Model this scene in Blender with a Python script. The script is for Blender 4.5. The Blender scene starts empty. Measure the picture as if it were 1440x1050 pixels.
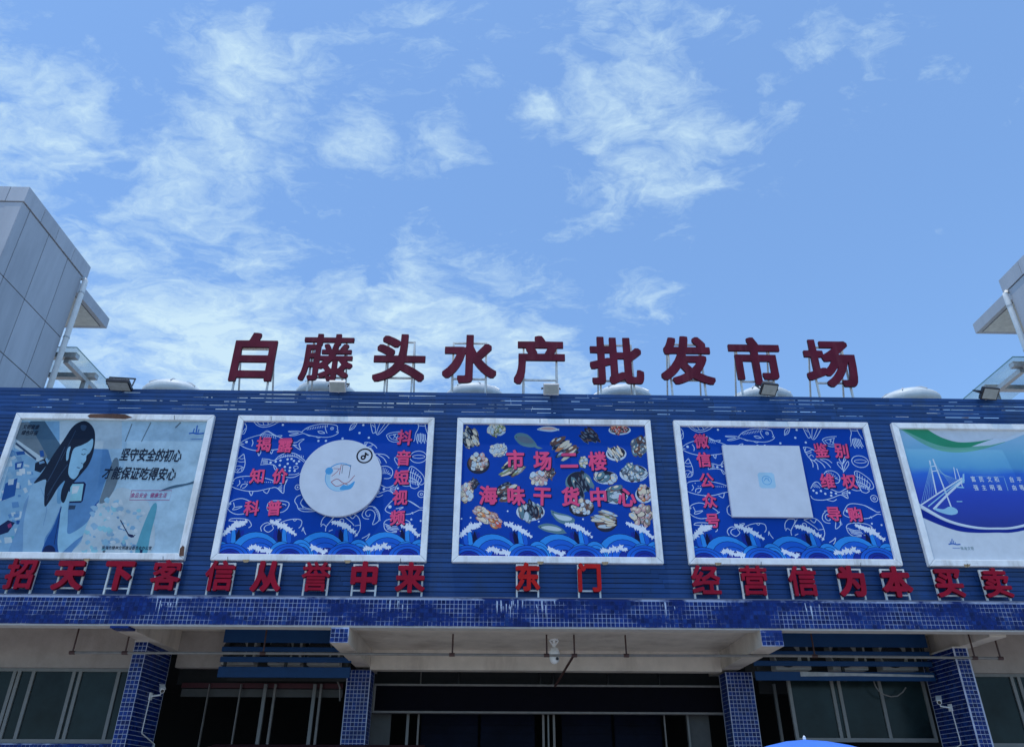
import bpy, math, random
import numpy as np
from mathutils import Vector, Matrix
from mathutils.geometry import delaunay_2d_cdt
random.seed(7)
S = bpy.context.scene
COL = S.collection

# ------------------------------------------------------------------ camera
F, PW, PH = 1070.0, 1440.0, 1050.0
PIT, YAW, ROL = (math.radians(a) for a in (29.15307838, 1.10940161, 0.16714855))
fwd = Vector((math.sin(YAW)*math.cos(PIT), math.cos(YAW)*math.cos(PIT), math.sin(PIT)))
rgt0 = Vector((math.cos(YAW), -math.sin(YAW), 0)); up0 = rgt0.cross(fwd)
rgt = rgt0*math.cos(ROL) + up0*math.sin(ROL); upv = -rgt0*math.sin(ROL) + up0*math.cos(ROL)
EYE = Vector((0, 0, 1.6))
cd = bpy.data.cameras.new('camera'); cam = bpy.data.objects.new('camera', cd); COL.objects.link(cam)
cd.sensor_width = 36; cd.lens = 36*F/PW; cd.clip_start = 0.05; cd.clip_end = 2000
cam.matrix_world = Matrix.Translation(EYE) @ Matrix((rgt, upv, -fwd)).transposed().to_4x4()
S.camera = cam
def ray(px, py): return fwd*F + rgt*(px-PW/2) - upv*(py-PH/2)
def at(px, py, Y):
    d = ray(px, py); return EYE + d*(Y/d.y)
def atx(px, py, X):
    d = ray(px, py); return EYE + d*(X/d.x)

# ------------------------------------------------------------------ sky and sun
SUN_EL, SUN_AZ = math.radians(79), math.radians(222)      # azimuth clockwise from +Y: high, in front of the facade and to its left
W = bpy.data.worlds.new('World'); S.world = W; W.use_nodes = True
nt = W.node_tree; N = nt.nodes; L = nt.links
bg = N['Background']; bg.inputs[1].default_value = 0.15
sky = N.new('ShaderNodeTexSky'); sky.sky_type = 'NISHITA'; sky.sun_disc = False
sky.sun_elevation = SUN_EL; sky.sun_rotation = SUN_AZ; sky.air_density = 1.0; sky.dust_density = 0.4; sky.ozone_density = 2.5
def vmath(op, a, b=None):
    n = N.new('ShaderNodeVectorMath'); n.operation = op
    for i, v in enumerate((a, b)):
        if v is None: continue
        if hasattr(v, 'links') or hasattr(v, 'is_linked'): L.new(v, n.inputs[i])
        else: n.inputs[i].default_value = v
    return n
def fmath(op, a, b=None, clamp=False):
    n = N.new('ShaderNodeMath'); n.operation = op; n.use_clamp = clamp
    for i, v in enumerate((a, b)):
        if v is None: continue
        if isinstance(v, (int, float)): n.inputs[i].default_value = v
        else: L.new(v, n.inputs[i])
    return n.outputs[0]
tc = N.new('ShaderNodeTexCoord')
dirv = vmath('NORMALIZE', tc.outputs['Generated']).outputs[0]
sep = N.new('ShaderNodeSeparateXYZ'); L.new(dirv, sep.inputs[0])
zz = fmath('MAXIMUM', fmath('ADD', sep.outputs[2], 0.12), 0.02)
cmb = N.new('ShaderNodeCombineXYZ')
L.new(fmath('DIVIDE', sep.outputs[0], zz), cmb.inputs[0]); L.new(fmath('DIVIDE', sep.outputs[1], zz), cmb.inputs[1])
mp = N.new('ShaderNodeMapping'); L.new(cmb.outputs[0], mp.inputs[0])
mp.inputs['Rotation'].default_value = (0, 0, math.radians(38)); mp.inputs['Scale'].default_value = (1.0, 1.5, 1.0)
def wnoise(vec, scale, detail, rough, dist):
    n = N.new('ShaderNodeTexNoise'); L.new(vec, n.inputs['Vector'])
    n.inputs['Scale'].default_value = scale; n.inputs['Detail'].default_value = detail
    n.inputs['Roughness'].default_value = rough; n.inputs['Distortion'].default_value = dist
    return n.outputs['Fac']
warp = N.new('ShaderNodeTexNoise'); L.new(mp.outputs[0], warp.inputs['Vector']); warp.inputs['Scale'].default_value = 5.0; warp.inputs['Detail'].default_value = 5
wv = vmath('ADD', mp.outputs[0], vmath('SCALE', vmath('SUBTRACT', warp.outputs['Color'], (.5, .5, .5)).outputs[0]).outputs[0])
wv.inputs[1].links[0].from_node.inputs['Scale'].default_value = .30
wisp = wnoise(wv.outputs[0], 5.2, 12, 0.62, 0.2)
wide = wnoise(cmb.outputs[0], 1.15, 4, 0.5, 0.3)
# where the drifting banks of thin cloud stand in the sky (px, py of their middles, reach in radians, density)
BANKS = [(40, 190, .17, .9), (110, 300, .15, .75), (330, 150, .15, .95), (250, 215, .12, .85), (500, 190, .08, .9), (400, 110, .10, .6), (650, 200, .06, .5),
         (180, 330, .16, .8), (330, 330, .12, .45), (330, 410, .17, .75), (480, 440, .15, .6), (880, 150, .13, .9), (880, 220, .12, .9), (760, 165, .06, .7),
         (900, 90, .11, .8), (960, 180, .12, .8), (940, 250, .10, .7), (790, 40, .06, .6), (840, 20, .08, .7), (590, 20, .16, .55), (1130, 70, .06, .75), (1090, 120, .06, .7), (1010, 40, .12, .55), (1240, 90, .12, .38), (620, 200, .07, .75), (670, 100, .05, .8), (680, 95, .05, .5), (200, 500, .2, .95), (330, 510, .22, 1.1), (520, 510, .22, 1.05), (720, 500, .17, .85), (880, 440, .10, .5), (20, 40, .12, .5), (150, 60, .1, .3)]
mask = None
for px, py, r, s in BANKS:
    c = ray(px, py).normalized()
    d = vmath('DISTANCE', dirv, tuple(c)).outputs['Value']
    e = fmath('MULTIPLY', fmath('EXPONENT', fmath('MULTIPLY', fmath('POWER', fmath('DIVIDE', d, r*0.8), 2.0), -1.0)), s)
    mask = e if mask is None else fmath('MAXIMUM', mask, e)
inview = fmath('ADD', fmath('MULTIPLY', fmath('SUBTRACT', wide, 0.5, True), 1.2), mask)
fine = wnoise(wv.outputs[0], 15.0, 8, 0.66, 0.1)
body = fmath('ADD', wisp, fmath('MULTIPLY', fmath('SUBTRACT', fine, 0.5), 0.55))
dens = fmath('MULTIPLY', fmath('SUBTRACT', fmath('ADD', body, fmath('MULTIPLY', inview, 0.44)), 0.695), 2.75, True)
dens = fmath('MULTIPLY', fmath('POWER', dens, 1.15), 0.90, True)
mix = N.new('ShaderNodeMix'); mix.data_type = 'RGBA'; L.new(dens, mix.inputs[0])
tint = N.new('ShaderNodeMix'); tint.data_type = 'RGBA'; tint.blend_type = 'MULTIPLY'; tint.inputs[0].default_value = 1
L.new(sky.outputs[0], tint.inputs[6]); tint.inputs[7].default_value = (1.02, 1.34, 1.56, 1)
veil = N.new('ShaderNodeMix'); veil.data_type = 'RGBA'; veil.inputs[0].default_value = 0.20     # thin humid veil over all of the sky
L.new(tint.outputs[2], veil.inputs[6]); veil.inputs[7].default_value = (2.4, 3.6, 5.6, 1)
L.new(veil.outputs[2], mix.inputs[6]); mix.inputs[7].default_value = (4.3, 5.7, 6.5, 1)
L.new(mix.outputs[2], bg.inputs[0])

sd = bpy.data.lights.new('sun', 'SUN'); sd.energy = 2.6; sd.angle = math.radians(0.53); sd.color = (1.0, 0.95, 0.87)
so = bpy.data.objects.new('sun', sd); COL.objects.link(so)
sv = Vector((math.sin(SUN_AZ)*math.cos(SUN_EL), math.cos(SUN_AZ)*math.cos(SUN_EL), math.sin(SUN_EL)))
so.rotation_euler = sv.to_track_quat('Z', 'Y').to_euler(); so.location = (0, 0, 40)
vs = S.view_settings; vs.view_transform = 'Standard'; vs.look = 'None'; vs.gamma = 1; vs.exposure = 0.0; vs.use_curve_mapping = False

# ------------------------------------------------------------------ materials
def lin(r, g, b):
    f = lambda c: (c/255/12.92) if c/255 <= .04045 else ((c/255+.055)/1.055)**2.4
    return (f(r), f(g), f(b))
MATS = {}
def mat(name, col, rough=.6, var=.15, scale=6.0, metal=0.0, stretch=(1, 1, 1), bump=0.0, rnd=0.0, alpha=None, trans=0.0, spec=.5, dirt=None, dscale=.7, damt=.5):
    if name in MATS: return MATS[name]
    m = bpy.data.materials.new(name); m.use_nodes = True; t = m.node_tree; n = t.nodes; l = t.links
    b = n['Principled BSDF']; b.inputs['Roughness'].default_value = rough; b.inputs['Metallic'].default_value = metal
    b.inputs['Specular IOR Level'].default_value = spec
    if trans: b.inputs['Transmission Weight'].default_value = trans
    if alpha is not None: b.inputs['Alpha'].default_value = alpha
    g = n.new('ShaderNodeNewGeometry'); mpn = n.new('ShaderNodeMapping'); l.new(g.outputs['Position'], mpn.inputs[0]); mpn.inputs['Scale'].default_value = stretch
    nz = n.new('ShaderNodeTexNoise'); l.new(mpn.outputs[0], nz.inputs['Vector']); nz.inputs['Scale'].default_value = scale; nz.inputs['Detail'].default_value = 6; nz.inputs['Roughness'].default_value = .62
    rp = n.new('ShaderNodeValToRGB'); l.new(nz.outputs['Fac'], rp.inputs[0])
    rp.color_ramp.elements[0].position = .28; rp.color_ramp.elements[1].position = .72
    rp.color_ramp.elements[0].color = tuple(c*(1-var) for c in col) + (1,); rp.color_ramp.elements[1].color = tuple(min(1, c*(1+var)) for c in col) + (1,)
    out = rp.outputs[0]
    if rnd:
        oi = n.new('ShaderNodeObjectInfo'); mr = n.new('ShaderNodeMapRange'); l.new(oi.outputs['Random'], mr.inputs[0]); mr.inputs[3].default_value = 1-rnd; mr.inputs[4].default_value = 1+rnd
        vm = n.new('ShaderNodeVectorMath'); vm.operation = 'SCALE'; l.new(out, vm.inputs[0]); l.new(mr.outputs[0], vm.inputs['Scale']); out = vm.outputs[0]
    if dirt:
        n2 = n.new('ShaderNodeTexNoise'); m2 = n.new('ShaderNodeMapping'); l.new(g.outputs['Position'], m2.inputs[0]); m2.inputs['Scale'].default_value = (1, 1, .22)
        l.new(m2.outputs[0], n2.inputs['Vector']); n2.inputs['Scale'].default_value = dscale*4; n2.inputs['Detail'].default_value = 8; n2.inputs['Roughness'].default_value = .7
        r2 = n.new('ShaderNodeMapRange'); l.new(n2.outputs['Fac'], r2.inputs[0]); r2.inputs[1].default_value = .5; r2.inputs[2].default_value = .72; r2.inputs[3].default_value = 0; r2.inputs[4].default_value = damt
        mx = n.new('ShaderNodeMix'); mx.data_type = 'RGBA'; l.new(r2.outputs[0], mx.inputs[0]); l.new(out, mx.inputs[6]); mx.inputs[7].default_value = tuple(dirt) + (1,); out = mx.outputs[2]
    l.new(out, b.inputs['Base Color'])
    r3 = n.new('ShaderNodeMapRange'); l.new(nz.outputs['Fac'], r3.inputs[0]); r3.inputs[3].default_value = max(0, rough-.1); r3.inputs[4].default_value = min(1, rough+.1); l.new(r3.outputs[0], b.inputs['Roughness'])
    if bump:
        bp = n.new('ShaderNodeBump'); bp.inputs['Strength'].default_value = bump; bp.inputs['Distance'].default_value = .02
        n4 = n.new('ShaderNodeTexNoise'); l.new(g.outputs['Position'], n4.inputs['Vector']); n4.inputs['Scale'].default_value = scale*9; n4.inputs['Detail'].default_value = 4
        l.new(n4.outputs['Fac'], bp.inputs['Height']); l.new(bp.outputs[0], b.inputs['Normal'])
    MATS[name] = m; return m

clad_m = mat('blue_cladding', (.015, .056, .180), .45, .16, 2.2, stretch=(1, 1, 5), rnd=.24, dirt=(.024, .05, .11), dscale=.45, damt=.75, spec=.22)
clad_back = mat('cladding_backing', (.008, .016, .05), .8)
tile_m = mat('blue_tile', (.0025, .0165, .125), .3, .45, 9, dirt=(.015, .05, .17), damt=.35, spec=.16)
tiles_m = [tile_m, mat('blue_tile_dark', (.002, .011, .085), .3, .4, 9, spec=.16), mat('blue_tile_worn', (.006, .03, .17), .4, .4, 9, dirt=(.03, .08, .2), damt=.5, spec=.16)]
frame_m = mat('weathered_aluminium', (.78, .81, .82), .5, .12, 5, dirt=(.36, .34, .30), damt=.7, bump=.12, spec=.3)
rust_m = mat('rust', (.12, .055, .035), .85, .4, 22, bump=.3)
stain_m = mat('rust_stain', (.34, .24, .13), .7, .35, 25)
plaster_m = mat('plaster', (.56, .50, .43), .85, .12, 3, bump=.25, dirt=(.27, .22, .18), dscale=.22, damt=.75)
panel_m = mat('grey_panel', (.42, .44, .48), .5, .09, 1.3, stretch=(2.5, 2.5, .35), rnd=.07, dirt=(.27, .29, .33), dscale=.35, damt=.45, bump=.05)
joint_m = mat('dark_joint', (.02, .025, .04), .8)
white_m = mat('white_paint', (.74, .76, .76), .5, .08, 5)
steel_m = mat('galvanised_steel', (.5, .52, .53), .45, .2, 10, metal=.3)
tube_m = mat('white_tube', (.66, .67, .64), .5, .18, 14, dirt=(.3, .2, .12), damt=.35)
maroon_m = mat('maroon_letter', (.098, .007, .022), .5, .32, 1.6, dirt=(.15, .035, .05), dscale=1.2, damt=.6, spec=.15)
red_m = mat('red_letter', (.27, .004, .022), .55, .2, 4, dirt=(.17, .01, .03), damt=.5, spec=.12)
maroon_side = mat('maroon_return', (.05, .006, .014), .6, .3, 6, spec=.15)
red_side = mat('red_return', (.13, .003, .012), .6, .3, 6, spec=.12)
orange_m = mat('orange_red_letter', (.40, .010, .010), .5, .25, 4, spec=.12)
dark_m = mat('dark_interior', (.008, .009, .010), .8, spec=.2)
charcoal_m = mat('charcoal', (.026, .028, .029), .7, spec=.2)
black_m = mat('black_paint', (.012, .012, .016), .35)
redbrown_m = mat('red_brown_pipe', (.045, .016, .014), .55, .3, 12)
greypipe_m = mat('grey_pipe', (.16, .15, .14), .55, .2, 9)
alu_m = mat('window_aluminium', (.15, .155, .15), .5, .12, 8)
louvre_m = mat('louvre_blue', (.006, .040, .125), .5, .12, 4, spec=.2)
darkred_m = mat('dark_red_sheet', (.06, .008, .014), .6, .2, 5)
glass_m = mat('window_glass', (.009, .018, .020), .2, .75, .9, spec=.16)
umb_m = mat('umbrella_cloth', (.05, .19, .72), .7, .08, 8)
ground_m = mat('concrete_ground', (.42, .39, .35), .9, .15, .8, bump=.2)
soot_m = mat('grey_board', (.07, .074, .074), .7)
fibre_m = mat('fibreglass', (.58, .63, .64), .5, .12, 4)
flood_glass = mat('floodlight_glass', (.30, .33, .32), .12, .15, 8)
canopy_glass = bpy.data.materials.new('canopy_glass'); canopy_glass.use_nodes = True
_b = canopy_glass.node_tree.nodes['Principled BSDF']; _b.inputs['Base Color'].default_value = (.55, .80, .80, 1); _b.inputs['Roughness'].default_value = .05; _b.inputs['Alpha'].default_value = .30
_n = canopy_glass.node_tree.nodes.new('ShaderNodeTexNoise'); _n.inputs['Scale'].default_value = 2; _r = canopy_glass.node_tree.nodes.new('ShaderNodeMapRange')
_r.inputs[3].default_value = .16; _r.inputs[4].default_value = .40; canopy_glass.node_tree.links.new(_n.outputs['Fac'], _r.inputs[0]); canopy_glass.node_tree.links.new(_r.outputs[0], _b.inputs['Alpha'])
def grout():
    m = bpy.data.materials.new('grout'); m.use_nodes = True; t = m.node_tree; n = t.nodes; l = t.links; b = n['Principled BSDF']; b.inputs['Roughness'].default_value = .9
    g = n.new('ShaderNodeNewGeometry'); z = n.new('ShaderNodeTexNoise'); l.new(g.outputs['Position'], z.inputs['Vector']); mpg = n.new('ShaderNodeMapping'); mpg.inputs['Scale'].default_value = (.7, 1, 1.6); l.new(g.outputs['Position'], mpg.inputs[0]); l.new(mpg.outputs[0], z.inputs['Vector']); z.inputs['Scale'].default_value = 1.3; z.inputs['Detail'].default_value = 7; z.inputs['Roughness'].default_value = .68
    r = n.new('ShaderNodeValToRGB'); l.new(z.outputs['Fac'], r.inputs[0]); e = r.color_ramp.elements
    e[0].position = .45; e[0].color = (.008, .03, .17, 1); e[1].position = .55; e[1].color = (.42, .48, .66, 1)
    l.new(r.outputs[0], b.inputs['Base Color']); return m
grout_m = grout()
pale_grout = mat('pale_grout', (.40, .44, .56), .9, .3, 4)
# inks of the printed banners
def ink(name, rgb, k=.92, var=.07): return mat('ink_'+name, tuple(c*k for c in lin(*rgb)), .6, var, 3, spec=.12)
ink_bg = ink('royal_blue', (2, 66, 166)); ink_white = ink('white', (205, 222, 240)); ink_pink = ink('pink', (232, 82, 128)); ink_navy = ink('navy', (14, 22, 66))
ink_w1 = ink('wave_light', (48, 142, 226)); ink_w2 = ink('wave_mid', (28, 98, 205)); ink_w3 = ink('wave_deep', (22, 48, 150)); ink_foam = ink('foam', (222, 230, 240))
ink_board = ink('board_white', (205, 214, 226)); ink_black = ink('black', (26, 28, 40)); ink_lblue = ink('emblem_blue', (80, 160, 215)); ink_pale = ink('pale', (165, 205, 228))

# ------------------------------------------------------------------ mesh helpers
class MB:
    def __init__(s): s.v = []; s.f = []; s.m = []
    def face(s, pts, m=0):
        i = len(s.v); s.v += [tuple(p) for p in pts]; s.f.append(tuple(range(i, i+len(pts)))); s.m.append(m); return s
    def mesh(s, vs, fs, m=0):
        i = len(s.v); s.v += [tuple(p) for p in vs]; s.f += [tuple(a+i for a in f) for f in fs]; s.m += [m]*len(fs); return s
    def box(s, x0, x1, y0, y1, z0, z1, m=0):
        vs = [(x, y, z) for x in (x0, x1) for y in (y0, y1) for z in (z0, z1)]
        s.mesh(vs, [(0, 1, 3, 2), (4, 6, 7, 5), (0, 4, 5, 1), (2, 3, 7, 6), (0, 2, 6, 4), (1, 5, 7, 3)], m); return s
    def bar(s, p, q, w, h=None, ref=(0, 0, 1), m=0):
        p = Vector(p); q = Vector(q); h = h or w; d = (q-p).normalized(); r = Vector(ref)
        if abs(d.dot(r)) > .95: r = Vector((0, 1, 0))
        a = d.cross(r).normalized()*(w/2); b = a.cross(d).normalized()*(h/2)
        vs = [e+sa*a+sb*b for e in (p, q) for sa, sb in ((-1, -1), (1, -1), (1, 1), (-1, 1))]
        s.mesh(vs, [(0, 1, 2, 3), (7, 6, 5, 4), (0, 4, 5, 1), (1, 5, 6, 2), (2, 6, 7, 3), (3, 7, 4, 0)], m); return s
    def tube(s, pts, r, n=8, m=0, cap=True):
        pts = [Vector(p) for p in pts]; rr = r if isinstance(r, (list, tuple)) else [r]*len(pts); rings = []; i0 = len(s.v)
        for k, p in enumerate(pts):
            d = (pts[min(k+1, len(pts)-1)]-pts[max(k-1, 0)]).normalized(); ref = Vector((0, 0, 1)) if abs(d.z) < .9 else Vector((0, 1, 0))
            a = d.cross(ref).normalized(); b = a.cross(d)
            s.v += [tuple(p+(a*math.cos(t)+b*math.sin(t))*rr[k]) for t in (2*math.pi*j/n for j in range(n))]
        for k in range(len(pts)-1):
            for j in range(n):
                a = i0+k*n+j; b = i0+k*n+(j+1) % n; s.f.append((a, b, b+n, a+n)); s.m.append(m)
        if cap:
            s.f.append(tuple(i0+j for j in range(n))[::-1]); s.f.append(tuple(i0+(len(pts)-1)*n+j for j in range(n))); s.m += [m, m]
        return s
    def lathe(s, c, prof, n=24, m=0):
        s.tube([(c[0], c[1], c[2]+z) for r, z in prof], [max(r, .001) for r, z in prof], n, m); return s
    def build(s, name, mats, root=None, parent=None, smooth=False):
        me = bpy.data.meshes.new(name); o0 = Vector(root.location) if root else Vector((0, 0, 0))
        me.from_pydata([tuple(Vector(v)-o0) for v in s.v], [], s.f); 
        for m in (mats if isinstance(mats, (list, tuple)) else [mats]): me.materials.append(m)
        me.polygons.foreach_set('material_index', s.m)
        if smooth: me.polygons.foreach_set('use_smooth', [True]*len(s.f))
        me.update(); o = bpy.data.objects.new(name, me); COL.objects.link(o)
        if root: o.parent = parent or root
        return o
def tag(o, label=None, cat=None, group=None, kind=None):
    for k, v in (('label', label), ('category', cat), ('group', group), ('kind', kind)):
        if v: o[k] = v
    return o
def thing(name, loc, label, cat, group=None):
    o = bpy.data.objects.new(name, None); o.location = loc; COL.objects.link(o); o.empty_display_size = .2
    return tag(o, label, cat, group)
def copy_tree(o, off):
    m = {}
    def rec(a, par):
        c = a.copy(); COL.objects.link(c)
        if par: c.parent = par
        for ch in kids.get(a.name, []): rec(ch, c)
        return c
    kids = {}
    for ch in o.children_recursive: kids.setdefault(ch.parent.name, []).append(ch)
    r = rec(o, None); r.location = Vector(o.location)+Vector(off); return r
def bevel(o, w=.006, seg=1):
    b = o.modifiers.new('bevel', 'BEVEL'); b.width = w; b.segments = seg; b.limit_method = 'ANGLE'; return o

# ------------------------------------------------------------------ lettering: outlines of the built-in typeface, thickened
_fc = bpy.data.curves.new('type', 'FONT'); _fo = bpy.data.objects.new('type', _fc); COL.objects.link(_fo)
GST = .009; GX = np.arange(-.16, 1.16, GST); GY = np.arange(-.30, 1.06, GST)
_raw = {}
def raw_field(ch):
    if ch in _raw: return _raw[ch]
    _fc.body = ch; bpy.context.view_layer.update()
    me = bpy.data.meshes.new_from_object(_fo.evaluated_get(bpy.context.evaluated_depsgraph_get()))
    P = [(round(v.co.x, 5), round(v.co.y, 5)) for v in me.vertices]; cnt = {}
    for p in me.polygons:
        vs = list(p.vertices)
        for a, b in zip(vs, vs[1:]+vs[:1]):
            if P[a] != P[b]: k = tuple(sorted((P[a], P[b]))); cnt[k] = cnt.get(k, 0)+1
    bpy.data.meshes.remove(me)
    E = np.array([k for k, c in cnt.items() if c == 1], dtype=np.float32)
    if len(E) == 0: _raw[ch] = None; return None
    gx, gy = np.meshgrid(GX, GY); q = np.stack([gx.ravel(), gy.ravel()], 1).astype(np.float32)
    d2 = np.full(len(q), 9.0, np.float32); ins = np.zeros(len(q), bool)
    for (ax, ay), (bx, by) in E:
        ex, ey = bx-ax, by-ay; t = np.clip(((q[:, 0]-ax)*ex+(q[:, 1]-ay)*ey)/(ex*ex+ey*ey), 0, 1)
        d2 = np.minimum(d2, (q[:, 0]-ax-t*ex)**2+(q[:, 1]-ay-t*ey)**2)
        if ay != by:
            c = (ay > q[:, 1]) != (by > q[:, 1]); ins ^= c & (q[:, 0] < ax+(q[:, 1]-ay)*ex/ey)
    f = np.sqrt(d2); f[ins] *= -1; _raw[ch] = f.reshape(gx.shape); return _raw[ch]
def square_dilate(f, r):
    k = int(r//GST); fr = r/GST-k; out = f
    for ax in (0, 1):
        p = np.pad(out, [(k+1, k+1) if a == ax else (0, 0) for a in (0, 1)], constant_values=1.0); n = f.shape[ax]; best = out.copy()
        sl = lambda i: (p[k+1+i:k+1+i+n] if ax == 0 else p[:, k+1+i:k+1+i+n])
        for i in range(-k, k+1): best = np.minimum(best, sl(i))
        for sgn in (-1, 1): best = np.minimum(best, sl(sgn*k)*(1-fr)+sl(sgn*(k+1))*fr)
        out = best
    return out
def contours(f):
    n, m = f.shape; s = f < 0; seg = {}
    code = s[:-1, :-1]*1+s[:-1, 1:]*2+s[1:, 1:]*4+s[1:, :-1]*8
    def pt(e):
        i, j, k = e
        if k == 0: a, b = f[i, j], f[i, j+1]; t = a/(a-b); return (GX[j]+t*GST, GY[i])
        a, b = f[i, j], f[i+1, j]; t = a/(a-b); return (GX[j], GY[i]+t*GST)
    T = {1: [(3, 0)], 2: [(0, 1)], 3: [(3, 1)], 4: [(1, 2)], 5: [(3, 2), (1, 0)], 6: [(0, 2)], 7: [(3, 2)], 8: [(2, 3)], 9: [(2, 0)], 10: [(0, 3), (2, 1)], 11: [(2, 1)], 12: [(1, 3)], 13: [(1, 0)], 14: [(0, 3)]}
    for i, j in zip(*np.where((code > 0) & (code < 15))):
        ed = [(i, j, 0), (i, j+1, 1), (i+1, j, 0), (i, j, 1)]
        for a, b in T[int(code[i, j])]: seg[ed[a]] = ed[b]
    loops = []
    while seg:
        k0 = next(iter(seg)); k = k0; lp = []
        while k in seg: lp.append(pt(k)); k = seg.pop(k)
        if len(lp) > 5: loops.append(lp)
    return loops
def rdp(p, eps):
    if len(p) < 3: return p
    a = np.array(p); d = a[-1]-a[0]; L_ = np.hypot(*d)
    dist = np.abs(d[0]*(a[:, 1]-a[0, 1])-d[1]*(a[:, 0]-a[0, 0]))/L_ if L_ > 1e-9 else np.hypot(*(a-a[0]).T)
    i = int(dist.argmax())
    return rdp(p[:i+1], eps)[:-1]+rdp(p[i:], eps) if dist[i] > eps else [p[0], p[-1]]
_gl = {}
def glyph(ch, off, square=False, eps=.0035):
    """flat triangles and outline loops of one character, thickened by off (em)"""
    key = (ch, off, square)
    if key in _gl: return _gl[key]
    f = raw_field(ch)
    if f is None: _gl[key] = ([], [], []); return _gl[key]
    f = square_dilate(f, off) if square else f-off
    loops = []
    for lp in contours(f):
        h = len(lp)//2; r = rdp(lp[:h+1], eps)[:-1]+rdp(lp[h:]+lp[:1], eps)[:-1]
        if len(r) >= 3: loops.append(r)
    vs = []; ed = []
    for lp in loops:
        i = len(vs); vs += [Vector(p) for p in lp]; ed += [(i+k, i+(k+1) % len(lp)) for k in range(len(lp))]
    V, _, T, *_r = delaunay_2d_cdt(vs, ed, [], 0, 1e-6)
    V = [tuple(v) for v in V]; keep = []
    for t in T:
        c = np.mean([V[i] for i in t], axis=0); j = (c[0]-GX[0])/GST; i = (c[1]-GY[0])/GST; j0 = int(j); i0 = int(i); a, b = j-j0, i-i0
        if 0 <= i0 < f.shape[0]-1 and 0 <= j0 < f.shape[1]-1:
            if f[i0, j0]*(1-a)*(1-b)+f[i0, j0+1]*a*(1-b)+f[i0+1, j0]*(1-a)*b+f[i0+1, j0+1]*a*b < 0: keep.append(tuple(t))
    _gl[key] = (V, keep, loops); return _gl[key]
def put_glyph(mb, ch, cx, cz, w, h, Y, off, square=False, depth=0.0, slant=0.0, m=0, rot=0.0):
    """character cell centred on (cx, cz), front face at Y; extruded backwards by depth"""
    V, T, loops = glyph(ch, off, square); cr, sr = math.cos(rot), math.sin(rot)
    def X(p, y):
        a = (p[0]-.5)*w+slant*(p[1]-.38)*h; b = (p[1]-.38)*h
        return (cx+a*cr-b*sr, y, cz+a*sr+b*cr)
    mb.mesh([X(p, Y) for p in V], T, m)
    if depth:
        for lp in loops:
            i = len(mb.v); n = len(lp); mb.v += [X(p, Y) for p in lp]+[X(p, Y+depth) for p in lp]
            for k in range(n): mb.f.append((i+k, i+(k+1) % n, i+n+(k+1) % n, i+n+k)); mb.m.append(m+1)
        mb.mesh([X(p, Y+depth) for p in V], [t[::-1] for t in T], m)
HEAVY = dict(誉=.016, 营=.020, 客=.026, 信=.026, 经=.024, 招=.028, 来=.036, 卖=.024, 买=.032)

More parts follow.
